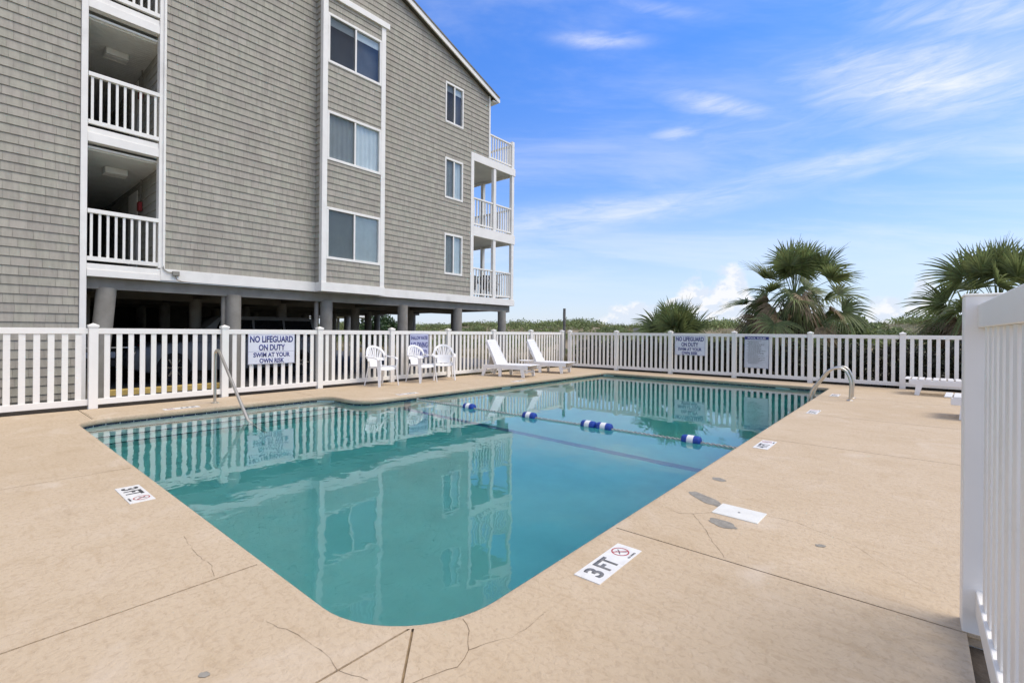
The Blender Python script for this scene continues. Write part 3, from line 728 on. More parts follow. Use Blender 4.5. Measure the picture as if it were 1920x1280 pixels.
# oceanfront porch on the far end
PX0 = -19.5
for k, (z0, z1) in enumerate([(2.252, 2.487), (4.565, 4.90), (7.135, 7.405)]):
    zt = z1
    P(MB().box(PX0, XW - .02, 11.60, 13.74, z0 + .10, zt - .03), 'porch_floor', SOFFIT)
    board(XW - .018, XW + .03, 11.597, 13.80, z0, z1, 'porch_fascia'); board(PX0, XW + .028, 13.742, 13.80, z0 + .002, z1 - .002, 'porch_fascia')
    ztop = zt + (1.0 if k < 2 else .93); ystart = 11.61 if k < 2 else 12.41
    if k < 2:
        railing('porch_railing', (XW - .05, ystart), (XW - .05, 12.61), zt + .07, ztop, 7, .05, .05); railing('porch_railing', (XW - .05, 12.75), (XW - .05, 13.62), zt + .07, ztop, 7, .05, .05)
    else: railing('porch_railing', (XW - .05, ystart), (XW - .05, 13.62), zt + .07, ztop, 9, .05, .05)
    xs_ = [XW - .12, -13.12, -14.7, -16.3, -17.9]
    for a, b in zip(xs_, xs_[1:]): railing('porch_railing', (b + .05, 13.70), (a - .06, 13.70), zt + .07, ztop, 10, .05, .05)
    zt2 = [4.565, 7.135, 8.42][k]
    for x_, y_ in [(XW - .05, 13.69), (XW - .05, 12.68)] + [(q, 13.70) for q in xs_[1:]]:
        if k == 2 and y_ < 13: continue
        P(MB().box(x_ - .062, x_ + .062, y_ - .065, y_ + .065, zt + .001, zt2 - .001), 'porch_post', WHITE, bevel=.004)
    if k < 2: P(MB().box(-24, XW - .2, 11.36, 11.44, z1, zt2), 'end_wall', SHINGLE)
P(MB().box(-24, XW - .2, 12.30, 12.36, 7.4, 9.6), 'end_wall', SHINGLE)
# roof
roof = MB()
for (ya, yb) in ((EAVE_Y + .25, RIDGE_Y), (-5.4, RIDGE_Y)):
    za, zb = rake_z(ya) + .06, rake_z(yb) + .06
    roof.prism([(ya, za), (yb, zb), (yb, zb + .14), (ya, za + .14)], -24.4, XW + .14, lambda a, b, h: (h, a, b))
rf = P(roof, 'roof', UNDER)
ya, yb = EAVE_Y + .27, RIDGE_Y
P(MB().prism([(ya, rake_z(ya) - .04), (yb, rake_z(yb) - .05), (yb, rake_z(yb) + .11), (ya, rake_z(ya) + .11)], XW + .141, XW + .18, lambda a, b, h: (h, a, b)), 'rake_board', WHITE, rf)
P(MB().prism([(ya, rake_z(ya) + .111), (yb, rake_z(yb) + .111), (yb, rake_z(yb) + .15), (ya + .03, rake_z(ya) + .15)], XW + .10, XW + .20, lambda a, b, h: (h, a, b)), 'drip_edge', UNDER, rf)
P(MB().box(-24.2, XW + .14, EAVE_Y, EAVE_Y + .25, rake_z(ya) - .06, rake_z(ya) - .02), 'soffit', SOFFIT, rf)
P(MB().box(-24.2, XW + .15, EAVE_Y + .25, EAVE_Y + .34, rake_z(ya) - .0, rake_z(ya) + .10), 'gutter', WHITE, rf)
# structure underneath
P(MB().box(XW - .30, XW - .125, 1.63, 13.70, 2.02, 2.246), 'beam', CONC); P(MB().box(XW - .28, XW - .13, 13.2, 13.60, 2.0, 2.25), 'beam', CONC)
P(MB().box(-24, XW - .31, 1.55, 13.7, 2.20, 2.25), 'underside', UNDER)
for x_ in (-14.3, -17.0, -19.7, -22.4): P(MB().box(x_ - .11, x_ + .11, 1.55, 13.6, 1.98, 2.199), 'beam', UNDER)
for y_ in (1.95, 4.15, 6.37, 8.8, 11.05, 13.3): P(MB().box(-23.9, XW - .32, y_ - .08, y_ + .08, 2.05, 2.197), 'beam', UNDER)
for i, y_ in enumerate((1.95, 4.15, 6.37, 8.80, 11.05, 13.30)):
    for j, x_ in enumerate((-11.72, -14.3, -17.0, -19.7, -22.4)):
        dl = -.16 if (i == 0 and j == 0) else random.uniform(-.03, .03); r_ = .155 if j == 0 else .14
        if i == 0 and j == 0: x_ -= .05
        P(MB().tube([(x_, y_ + dl, -.05), (x_, y_ + dl * .5, 1.0), (x_, y_, 2.05)], [r_ * 1.02, r_, r_ * .98], 18), 'column', CONC, smooth=True)
for y_ in (3.98, 6.14): P(MB().tube([(-11.80, y_, 0), (-11.80, y_, 2.1)], .055, 10), 'drain_pipe', WHITE if y_ > 9 else CONC, smooth=True)
P(MB().tube([(-12.2, 9.28, 2.05), (-12.2, 9.28, 1.85), (-12.2, 9.15, 1.68), (-12.2, 9.15, .4)], .045, 10), 'drain_pipe', WHITE, smooth=True)
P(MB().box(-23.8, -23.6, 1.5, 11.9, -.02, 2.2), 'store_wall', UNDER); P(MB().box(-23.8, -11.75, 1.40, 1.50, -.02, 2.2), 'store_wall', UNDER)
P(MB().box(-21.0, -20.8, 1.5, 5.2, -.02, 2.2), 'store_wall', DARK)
for y_, z_ in ((3.0, 1.5), (4.5, 1.45), (5.6, 1.5)): P(MB().box(-19.0, -18.9, y_, y_ + .10, 0, z_), 'store_post', WHITE)

# ================================================================== FENCES
POST = MB().box(-.058, .058, -.058, .058, -.05, 1.30).mesh('post', bevel=.004)
CAP = MB().add([(-.068, -.068, 1.30), (.068, -.068, 1.30), (.068, .068, 1.30), (-.068, .068, 1.30), (-.068, -.068, 1.332), (.068, -.068, 1.332), (.068, .068, 1.332), (-.068, .068, 1.332), (0, 0, 1.365)],
               [(0, 3, 2, 1), (0, 1, 5, 4), (1, 2, 6, 5), (2, 3, 7, 6), (3, 0, 4, 7), (4, 5, 8), (5, 6, 8), (6, 7, 8), (7, 4, 8)]).mesh('cap')
SPC = 1.9
RAILT = MB().box(-.024, .024, .059, SPC - .059, 1.19, 1.28).mesh('top_rail', bevel=.003)
RAILB = MB().box(-.024, .024, .059, SPC - .059, .055, .150).mesh('bottom_rail', bevel=.003)
PICK = MB().box(-.011, .011, -.037, .037, .150, 1.19).mesh('picket', bevel=.002)
def fence(name, x, y, rz, n_, label, last=True, spc_last=None):
    f_ = empty(name, (x, y, 0), rz, label, 'fence')
    for k in range(n_ + (1 if last else 0)):
        p = link('post', POST, VINYL, f_, (random.uniform(-.003, .003), k * SPC, random.uniform(-.004, .004))); link('cap', CAP, VINYL, p)
    for k in range(n_):
        link('top_rail', RAILT, VINYL, f_, (0, k * SPC, 0)); link('bottom_rail', RAILB, VINYL, f_, (0, k * SPC, 0))
        for j in range(11): link('picket', PICK, VINYL, f_, (0, k * SPC + .02 + (SPC - .04) * (j + 1) / 12, 0), (0, 0, random.uniform(-.02, .02)))
    return f_
fence('picket_fence', -10.03, 1.5 - 2 * SPC, 0, 9, 'white vinyl picket fence along the building side of the pool')
fence('picket_fence', -10.03 + 7.18 * SPC, 14.81, R(90), 7, 'white vinyl picket fence across the dune side of the pool', True)
# near fence, taller, with a square-topped post
nf = empty('picket_fence', (.234, 2.85, 0), 0, 'tall white picket fence ending in a flat square topped post at the deck edge', 'fence')
for k in range(3):
    p = MB().box(-.064, .064, 0 - k * 1.9, .128 - k * 1.9, -.06, 1.452).build('post', VINYL, nf, bevel=.004)
    MB().box(-.067, .067, -.003 - k * 1.9, .131 - k * 1.9, 1.452, 1.462).build('cap', VINYL, p, bevel=.003)
    MB().box(-.022, .022, -1.77 - k * 1.9, -.001 - k * 1.9, 1.315, 1.414).build('top_rail', VINYL, nf, bevel=.003)
    MB().box(-.022, .022, -1.77 - k * 1.9, -.001 - k * 1.9, .085, .190).build('bottom_rail', VINYL, nf, bevel=.003)
    for j in range(11):
        y_ = -k * 1.9 - .03 - 1.71 * (j + 1) / 12
        MB().box(-.011, .011, y_ - .037, y_ + .037, .19, 1.315).build('picket', VINYL, nf, bevel=.002)

# ================================================================== SIGNS
M_LEFT = Matrix(((0, 0, 1, 0), (1, 0, 0, 0), (0, 1, 0, 0), (0, 0, 0, 1)))     # faces +X
M_BACK = Matrix(((1, 0, 0, 0), (0, 0, -1, 0), (0, 1, 0, 0), (0, 0, 0, 1)))    # faces -Y
def sign(name, w, h, M, at, label, lines, face=SIGNW, border=True, tilt=0.0):
    s_ = MB().box(-w / 2, w / 2, -h / 2, h / 2, 0, .004).build(name, face)
    s_.matrix_world = Matrix.Translation(at) @ M @ Matrix.Rotation(tilt, 4, 'Z'); tag(s_, label, 'sign', 'signs fixed to the fence')
    if border:
        b = MB(); e = .004
        b.box(-w / 2 + .004, w / 2 - .004, h / 2 - .010, h / 2 - .006, .0035, .0048); b.box(-w / 2 + .004, w / 2 - .004, -h / 2 + .006, -h / 2 + .010, .0035, .0048)
        b.box(-w / 2 + .004, -w / 2 + .008, -h / 2 + .01, h / 2 - .01, .0035, .0048); b.box(w / 2 - .008, w / 2 - .004, -h / 2 + .01, h / 2 - .01, .0035, .0048)
        b.build('border', NAVYP, s_)
    for txt, cx, cy, tw_, th, m in lines:
        link('lettering', text_mesh(txt, tw_, th, .035), m, s_, (cx, cy, .0042))
    return s_
def lifeguard(M, at, label, tilt=0.0):
    s_ = sign('warning_sign', .92, .60, M, at, label, [('NO LIFEGUARD', 0, .200, .85, .135, NAVYP), ('ON DUTY', 0, .033, .52, .125, NAVYP), ('SWIM AT YOUR', 0, -.115, .72, .095, NAVYP), ('OWN RISK', 0, -.232, .49, .095, NAVYP)], tilt=tilt)
    MB().box(-.45, .45, -.049, -.045, .0036, .0049).build('divider', NAVYP, s_)
    for x_ in (-.31, .33):
        MB().lathe([(.006, .003), (.006, .007)], 8).build('screw', STEEL, s_, loc=(x_, -.235, 0))
lifeguard(M_LEFT, (-9.990, 4.265, .890), 'white no lifeguard sign with blue letters beside the single pool handrail')
lifeguard(M_BACK, (-5.27, 14.774, .905), 'white no lifeguard sign with blue letters on the dune side fence')
sign('warning_sign', .62, .62, M_LEFT, (-9.990, 8.05, .895), 'bluish white shallow water no diving sign behind plastic chairs',
     [('SHALLOW WATER', 0, .205, .56, .10, NAVYP), ('NO DIVING', 0, .02, .55, .15, NAVYP), ('ALLOWED', 0, -.19, .52, .15, NAVYP)], face=mat('sign_lilac', (.50, .52, .68), .4, .04, 4))
rs = sign('rules_board', .63, .90, M_BACK, (-3.39, 14.774, .765), 'pool rules board with a navy heading above lines of small print', [], face=SIGNG, border=True, tilt=-.01)
MB().box(-.305, .305, .355, .435, .0037, .0052).build('heading_band', NAVYP, rs)
link('lettering', text_mesh('POOL RULES', .46, .048, .02), SIGNW, rs, (0, .395, .0052))
pr = MB(); yy = .31
for k in range(24):
    x_ = -.24 + (.03 if k % 3 else 0); xe = random.uniform(.02, .24)
    while x_ < xe:
        w = random.uniform(.02, .06); pr.box(x_, min(x_ + w, xe + .01), yy - .007, yy + .006, .0038, .0046); x_ += w + .012
    yy -= .0275
pr.build('small_print', INKG, rs)

# ================================================================== DEPTH MARKERS AND DECK DETAILS
def marker(at, rz, num, label, faded=False, plain=False):
    w, h = .49, .155
    t = MB().box(-w / 2, w / 2, -h / 2, h / 2, -.002, .004).build('depth_marker', mat('marker_white', (.74, .73, .69), .5, .06, 14, dirt=(.5, .46, .38), dirt_amt=.4, dirt_scale=8), bevel=.001, loc=(at[0], at[1], .001), rot=(0, 0, rz))
    tag(t, label, 'depth marker', 'depth markers set into the deck')
    ink = INKG if faded else INK
    link('lettering', text_mesh(num, .065, .108, .03), ink, t, (-.160, .002, .0040))
    link('lettering', text_mesh('FT', .125, .108, .03), ink, t, (-.030, .002, .0040))
    ring = MB(); N = 28; V_ = []
    for rr in (.052, .044):
        V_ += [(rr * math.cos(2 * math.pi * i / N), rr * math.sin(2 * math.pi * i / N), .0006) for i in range(N)]
    ring.add(V_, [(i, (i + 1) % N, N + (i + 1) % N, N + i) for i in range(N)])
    ring.ribbon([(-.034, .034, .0004), (.034, -.034, .0004)], .008, .0006, (0, 0, 1))
    ring.build('no_diving_ring', RED, t, loc=(.150, .012, .0042))
    fig = MB(); fig.ribbon([(-.030, -.012, 0), (-.005, .004, 0), (.018, .026, 0)], [.006, .011, .006], .0005, (0, 0, 1)); fig.ribbon([(-.004, .004, 0), (.010, -.018, 0), (.020, -.030, 0)], [.009, .007, .005], .0005, (0, 0, 1))
    fig.lathe([(.006, 0), (.006, .0005)], 8, 'z', (-.012, .018, 0)); fig.build('diver_figure', ink, t, loc=(.150, .012, .0042))
    link('lettering', text_mesh('NO DIVING', .085, .013, .02), ink, t, (.150, -.060, .0040))
    return t
marker((-1.285, 2.385), R(90), '3', 'grey lettered 3 FT no diving tile beside the rounded pool corner', True)
marker((-4.60, .94), 0, '3', 'black lettered 3 FT no diving tile on the deck at the shallow end', False)
marker((-1.30, 6.10), R(90), '4', '4 FT depth tile on the deck level with the float rope', False)
marker((-1.25, 9.25), R(90), '5', 'worn depth tile on the deck between the float rope and the ladder', True)
marker((-1.25, 12.1), R(90), '5', 'worn depth tile on the deck just beyond the pool ladder', True)
marker((-9.05, 2.45), R(-90), '3', 'weathered depth tile on the deck beside the single handrail', True)
marker((-7.88, 6.05), R(-90), '4', 'weathered depth tile on the deck in front of the first plastic chair', True)
marker((-7.86, 9.6), R(-90), '5', 'weathered depth tile on the deck near the slatted lounge chairs', True)
# skimmer lid
lid = empty('skimmer_lid', (-.94, 3.645, 0), R(-2), 'cream square skimmer lid set in the deck between grey patches', 'lid')
MB().box(-.152, .152, -.118, .118, -.004, .007).build('cover', LIDW, lid, bevel=.003); MB().lathe([(.009, .0065), (.009, .0085)], 10).build('finger_hole', INKG, lid)
def blob(name, cx, cy, rx, ry, rz, label, m=PATCH):
    N = 26; ph = random.uniform(0, 6); pts = []
    for i in range(N):
        a = 2 * math.pi * i / N; k = 1 + .13 * math.sin(2 * a + ph) + .08 * math.sin(5 * a + 2 * ph) + .05 * random.uniform(-1, 1)
        x_, y_ = rx * k * math.cos(a), ry * k * math.sin(a); pts.append((cx + x_ * math.cos(rz) - y_ * math.sin(rz), cy + x_ * math.sin(rz) + y_ * math.cos(rz)))
    o = MB().add([(x, y, .0022) for x, y in pts], [tuple(range(N))]).build(name or 'cement_patch', m, deck); o['label'] = label
blob('', -1.22, 3.79, .175, .062, R(-38), 'long grey bare cement patch beside skimmer lid'); blob('', -.975, 3.375, .105, .055, R(-12), 'oval grey bare cement patch below skimmer lid'); blob('', -1.295, 4.375, .07, .04, R(-30), 'small grey bare cement patch near pool edge')
blob('', -2.0, .62, .022, .014, .3, 'small dark chip in the deck'); blob('', -.42, 3.42, .028, .022, .4, 'small dark chip in the deck')
def unp(u, v):
    x, y, z = ray(u, v); t = -EYE / z; return (x * t, y * t)
def crack(pts, w):
    P_ = [Vector((*unp(*p), .0016)) for p in pts]; Q = []
    for a, b in zip(P_, P_[1:]):
        k = max(2, int((b - a).length / .035)); s_ = Vector((-(b - a).y, (b - a).x, 0)).normalized()
        Q += [a + (b - a) * (j / k) + s_ * (random.uniform(-.006, .006) if j else 0) for j in range(k)]
    Q.append(P_[-1]); mb = MB(); V_ = []
    for i, q in enumerate(Q):
        d = (Q[min(i + 1, len(Q) - 1)] - Q[max(i - 1, 0)]).normalized(); s_ = Vector((-d.y, d.x, 0)) * w * random.uniform(.2, 1.0) * .34
        V_ += [tuple(q - s_), tuple(q + s_)]
    mb.add(V_, [(2 * i, 2 * i + 1, 2 * i + 3, 2 * i + 2) for i in range(len(Q) - 1)]).build('crack', CRACK, deck)
crack([(868, 1160), (880, 1182), (879, 1218), (905, 1208)], .007); crack([(879, 1218), (858, 1250), (820, 1262), (770, 1282)], .004); crack([(905, 1208), (960, 1195), (985, 1180), (1020, 1150)], .0025)
crack([(500, 1165), (560, 1190), (610, 1225), (632, 1255), (690, 1275)], .003); crack([(345, 1005), (370, 1040), (398, 1060), (402, 1080)], .003)
crack([(1248, 950), (1275, 962), (1300, 963), (1338, 960)], .005); crack([(1300, 963), (1318, 985), (1340, 1020), (1358, 1045)], .0045); crack([(1437, 966), (1490, 978), (1560, 1005)], .004)
crack([(1420, 855), (1445, 860), (1470, 864)], .006); crack([(1560, 1005), (1600, 1020), (1660, 1060), (1760, 1115)], .0022); crack([(1500, 833), (1540, 850), (1640, 862)], .002)
crack([(150, 770), (165, 777), (176, 785)], .008); crack([(0, 905), (140, 890), (280, 873)], .003)

# ================================================================== POOL FITTINGS
def bent(pts, r=.14, n_=7):
    """polyline with rounded corners"""
    Pp = [Vector(p) for p in pts]; res = [Pp[0]]
    for a, b, c in zip(Pp, Pp[1:], Pp[2:]):
        d1, d2 = (a - b), (c - b); rr = min(r, d1.length * .49, d2.length * .49); p, q = b + d1.normalized() * rr, b + d2.normalized() * rr
        res += [p * (1 - t) ** 2 + b * 2 * t * (1 - t) + q * t * t for t in [i / n_ for i in range(n_ + 1)]]
    return res + [Pp[-1]]
hr = empty('pool_handrail', (-9.27, 3.0, 0), 0, 'single bent stainless steel handrail over the pool entry steps', 'handrail')
MB().tube(bent([(0, 0, 0), (0, 0, .90), (.16, 0, .93), (2.2, -.06, -.62)], .12), .024, 14).build('rail', STEEL, hr, smooth=True)
MB().lathe([(.062, 0), (.062, .008), (.045, .018), (.03, .022)], 20).build('flange', STEEL, hr, smooth=True)
ld = empty('pool_ladder', (-.93, 11.55, 0), 0, 'stainless steel pool ladder with twin curved handrails', 'ladder')
for y_ in (-.25, .25):
    MB().tube(bent([(0, y_, 0), (.02, y_, .40), (-.10, y_, .64), (-.34, y_, .60), (-.68, y_, .10), (-.70, y_, -1.2)], .20, 9), .024, 14).build('rail', STEEL, ld, smooth=True)
    MB().lathe([(.062, 0), (.062, .008), (.045, .018), (.03, .022)], 20).build('flange', STEEL, ld, smooth=True, loc=(0, y_, 0))
for z_ in (-.35, -.65, -.95): MB().box(-.74, -.66, -.25, .25, z_ - .015, z_ + .015).build('tread', PLASTIC, ld)
# float rope
Yr = 6.12
def rope_path(x0, x1, n_, ph):
    return [(x0 + (x1 - x0) * i / n_, Yr + .011 * math.cos(i * .9 + ph) - .02 * math.sin((x0 + (x1 - x0) * i / n_) * .8), WL + .008 + .011 * math.sin(i * .9 + ph)) for i in range(n_ + 1)]
rp = empty('float_rope', (0, 0, 0), 0, 'twisted grey safety rope stretched across the pool', 'rope')
for ph in (0, math.pi): MB().tube(rope_path(-7.68, -1.56, 330, ph), .008, 6).build('strand', ROPE, rp, smooth=True)
for x_, nm in ((-7.66, 0), (-1.55, 1)): MB().lathe([(.03, -.02), (.03, .02)], 12, 'x', (x_, Yr, WL + .02)).build('wall_anchor', STEEL, rp)
FL = [(-6.14, 'blue and white float on the rope nearest the plastic chairs'), (-4.76, 'lone blue and white float on the rope facing the lounge chairs'), (-3.66, 'blue and white float of the touching pair, chair side'), (-3.405, 'blue and white float of the touching pair, ladder side'), (-2.16, 'blue and white float on the rope beside the ladder side deck')]
for i, (x_, lb) in enumerate(FL):
    fz = WL + .014; y_ = Yr - .02 * math.sin(x_ * .8)
    f_ = empty('rope_float', (x_, y_, fz), R(random.uniform(-4, 4)), lb, 'float', 'floats threaded on the pool rope')
    e = [(.016, -.122), (.046, -.120), (.064, -.108), (.070, -.085), (.070, -.041)]
    MB().lathe(e, 22, 'x').build('blue_end', BLUEF, f_, smooth=True); MB().lathe([(r_, -h) for r_, h in e][::-1], 22, 'x').build('blue_end', BLUEF, f_, smooth=True)
    MB().lathe([(.0705, -.041), (.0705, .041)], 22, 'x').build('white_band', PLASTIC, f_, smooth=True)

# ================================================================== PLASTIC CHAIRS
def chair(x, y, rz, label, m=PLASTIC, z=0.0, group='plastic stacking armchairs by the fence'):
    """moulded stacking armchair; local +x is the way it faces"""
    c = empty('plastic_chair', (x, y, z), rz, label, 'chair', group); c.scale = (1, 1, 1.06)
    s = MB(); N = 8; V_ = []
    for i in range(N + 1):
        u = i / N; xx = -.20 + .44 * u; hw = .20 + .035 * u; zz = .395 + .03 * u + (.0 if u < .85 else -.05 * (u - .85) / .15)
        V_ += [(xx, hw * k / 4, zz - .018 * (1 - (k / 4) ** 2)) for k in range(-4, 5)]
    V2 = [(a, b, d - .016) for a, b, d in V_]; nv = 9; Fs = []
    for i in range(N):
        for k in range(8):
            q = i * nv + k; Fs.append((q, q + nv, q + nv + 1, q + 1)); q += len(V_); Fs.append((q, q + 1, q + nv + 1, q + nv))
    T = len(V_); rim = [k for k in range(9)] + [i * nv + 8 for i in range(1, N + 1)] + [N * nv + k for k in range(7, -1, -1)] + [i * nv for i in range(N - 1, 0, -1)]
    Fs += [(rim[i], rim[(i + 1) % len(rim)], T + rim[(i + 1) % len(rim)], T + rim[i]) for i in range(len(rim))]
    s.add(V_ + V2, Fs); s.build('seat', m, c, smooth=True)
    def bp(a, h):                                                # point on the curved, raked back: a across, h height above the seat
        return (-.21 - .30 * h + .14 * (a / .27) ** 2 * (.4 + h), a, .405 + h)
    bk = MB()
    bk.ribbon([bp(-.17 + .34 * i / 8, .06) for i in range(9)], .14, .014, [(1, 0, .25)] * 9)        # solid lower panel
    arch = [bp(.255 * math.cos(t), .19 + .255 * math.sin(t) ** .8) for t in [math.pi * i / 20 for i in range(21)]]
    bk.ribbon(arch, .052, .020, [(1, 0, .3)] * 21)
    bk.ribbon([bp(-.245 + .49 * i / 10, .165) for i in range(11)], .07, .014, [(1, 0, .3)] * 11)
    for k in range(-3, 4):
        t = k / 3.4; bk.ribbon([bp(.115 * t, .10), bp(.15 * t, .22), bp(.205 * t, .33), bp(.245 * t, .19 + .25 * math.sqrt(max(0, 1 - (t * .93) ** 2)) - .005)], [.026, .029, .034, .034], .012, [(1, 0, .3)] * 4)
    bk.build('backrest', m, c, smooth=False)
    for sg in (-1, 1):
        a = MB(); a.ribbon([bp(sg * .25, .24), (-.20, sg * .272, .645), (-.05, sg * .285, .625), (.12, sg * .285, .615), (.215, sg * .275, .60), (.245, sg * .262, .565)], [.05, .055, .06, .062, .06, .05], .018, [(-.2, sg * .5, 1), (0, sg * .3, 1), (0, 0, 1), (0, 0, 1), (.4, 0, 1), (1, 0, .4)])
        a.build('armrest', m, c)
        fl = MB(); fl.ribbon([(.245, sg * .265, .585), (.235, sg * .250, .43), (.250, sg * .255, .25), (.285, sg * .275, 0)], [.075, .085, .07, .045], .024, [(.6, sg, 0)] * 4); fl.build('leg', m, c)
        rl_ = MB(); rl_.ribbon([(-.20, sg * .205, .43), (-.235, sg * .225, .25), (-.285, sg * .255, 0)], [.075, .055, .038], .022, [(-.6, sg, 0)] * 3); rl_.build('leg', m, c)
        MB().ribbon([(-.20, sg * .20, .40), (0, sg * .215, .405), (.235, sg * .245, .42)], .045, .014, (0, sg, 0)).build('side_apron', m, c)
    return c
chair(-9.53, 6.56, R(4), 'white plastic armchair standing apart from the other two')
chair(-9.50, 7.72, R(2), 'white plastic armchair standing in front of the no diving sign')
chair(-9.56, 8.53, R(-38), 'white plastic armchair turned towards the middle one, beside the no diving sign')
# dark chairs up on the porch
chair(-12.9, 12.75, R(160), 'black chair on the lower oceanfront porch', BLACKP, 2.487 - .03, 'dark chairs on the oceanfront porches'); chair(-12.3, 13.2, R(100), 'black chair by the corner post of the lower oceanfront porch', BLACKP, 2.487 - .03, 'dark chairs on the oceanfront porches')
chair(-13.1, 12.6, R(60), 'black chair behind the railing of the middle oceanfront porch', BLACKP, 4.90 - .03, 'dark chairs on the oceanfront porches')

# ================================================================== LOUNGE CHAIRS
def lounger(x, y, rz, label, back=62, length=1.45, group='slatted white lounge chairs'):
    """local +x runs to the foot end; the hinge is at x = 0"""
    c = empty('lounge_chair', (x, y, 0), rz, label, 'lounge chair', group); hw = .335; zt = .34
    for sg in (-1, 1):
        MB().box(-.42, length - .12, sg * hw - .022, sg * hw + .022, zt - .125, zt - .012).build('side_rail', PLASTIC, c, bevel=.008)
    n_ = 13
    for i in range(n_):
        xx = .03 + (length - .12) * i / (n_ - 1); MB().box(xx - .044, xx + .044, -hw - .018, hw + .018, zt - .012 - .0008 * (i % 2), zt + .006).build('seat_slat', PLASTIC, c, bevel=.004)
    ca, sa = math.cos(R(back)), math.sin(R(back)); Lb = .74
    def q(u, v_, w): return (-u * ca - w * sa, v_, zt + u * sa - w * ca)
    for sg in (-1, 1): MB().ribbon([q(0, sg * (hw - .03), .02), q(Lb, sg * (hw - .075), .02)], .075, .03, (0, 1, 0)).build('back_rail', PLASTIC, c)
    for i in range(11):
        u = .04 + (Lb - .06) * i / 10; w_ = hw - .01 - .05 * i / 10
        MB().ribbon([q(u, -w_, 0), q(u, w_, 0)], .062, .016, (sa, 0, ca)).build('back_slat', PLASTIC, c)
    MB().ribbon([q(Lb + .02, -hw + .09, .0), q(Lb + .035, 0, .0), q(Lb + .02, hw - .09, .0)], .05, .022, (sa, 0, ca)).build('headrest_bar', PLASTIC, c)
    if back > 20:
        MB().ribbon([q(Lb * .6, 0, .03), (-.36, 0, zt - .05)], .42, .016, (1, 0, .4)).build('back_prop', PLASTIC, c)
    for xx, dx_ in ((-.34, -.10), (length - .30, .05)):
        for sg in (-1, 1): MB().ribbon([(xx, sg * hw, zt - .06), (xx + dx_, sg * (hw + .012), 0)], [.12, .075], .04, (0, 1, 0)).build('leg', PLASTIC, c)
    for sg in (-1, 1): MB().ribbon([(.12, sg * hw, zt - .06), (.14, sg * (hw + .012), 0)], [.12, .075], .04, (0, 1, 0)).build('leg', PLASTIC, c)
    for xx in (-.40, length - .27): MB().box(xx - .018, xx + .018, -hw + .02, hw - .02, .12, .165).build('stretcher', PLASTIC, c, bevel=.004)
    return c
lounger(-9.22, 10.48, R(13), 'white slatted lounge chair with raised back nearer the plastic armchairs', 62, 1.12)
lounger(-9.20, 12.35, R(13), 'white slatted lounge chair with raised back nearer the corner of the fence', 62, 1.12)
lounger(1.35, 13.72, R(178), 'white slatted lounge chair lying flat against the dune side fence', 4, 1.52)
lounger(1.75, 10.20, R(176), 'white slatted lounge chair lying flat behind the square topped fence post', 4, 1.40)
st = empty('side_table', (-9.15, 11.55, 0), 0, 'small low white side table between the two raised lounge chairs', 'table')
MB().lathe([(.02, .38), (.22, .385), (.235, .395), (.235, .41), (.02, .412)], 24).build('table_top', PLASTIC, st, smooth=True)
for k in range(4):
    a = R(45 + 90 * k); MB().ribbon([(.10 * math.cos(a), .10 * math.sin(a), .385), (.17 * math.cos(a), .17 * math.sin(a), 0)], .05, .02, (math.cos(a), math.sin(a), .3)).build('leg', PLASTIC, st)

# ================================================================== PALMS AND SHRUBS
def frond(base, az, el, L, blade, droop, nseg=40, seed=0, span=118):
    rr = random.Random(seed); Z_ = Vector((0, 0, 1)); d = Vector((math.cos(az) * math.cos(el), math.sin(az) * math.cos(el), math.sin(el)))
    Bp = Vector(base); pet = [Bp + d * (L * t) - Z_ * (droop * .30 * L * t * t) for t in (0, .25, .5, .75, 1.0)]
    T = (pet[-1] - pet[-2]).normalized(); S = T.cross(Z_); S = S.normalized() if S.length > .05 else Vector((1, 0, 0)); N = S.cross(T)
    quads = []
    for a, b in zip(pet, pet[1:]): quads += [(a - S * .014, a + S * .014, b + S * .011, b - S * .011), (a - N * .010, a + N * .010, b + N * .008, b - N * .008)]
    H = pet[-1]; roll = rr.uniform(-1.25, 1.25)
    S2 = (S * math.cos(roll) + N * math.sin(roll)).normalized(); N2 = S2.cross(T)
    for i in range(nseg):
        al = R(-span + 2 * span * (i + .5) / nseg + rr.uniform(-2, 2)); D = (T * math.cos(al) + S2 * math.sin(al) + N2 * (.12 + .38 * abs(math.sin(al)))).normalized()
        ln = blade * (1.0 - .28 * abs(al) / R(span)) * rr.uniform(.86, 1.08); Wd = (S2 * math.cos(al) - T * math.sin(al)).normalized()
        dr = droop * rr.uniform(.5, 1.3) * ln * .42; prev = None
        fold = N2 * .010
        for t, w in ((.03, .006), (.28, .023), (.55, .022), (.80, .013), (1.0, .0015)):
            p = H + D * (ln * t) - Z_ * (dr * max(0, t - .3) ** 1.8 * 1.9); cur = (p - Wd * w, p + fold * (1 if t < .6 else .3), p + Wd * w)
            if prev: quads += [(prev[0], prev[1], cur[1], cur[0]), (prev[1], prev[2], cur[2], cur[1])]
            prev = cur
    return [[tuple(v) for v in q] for q in quads]
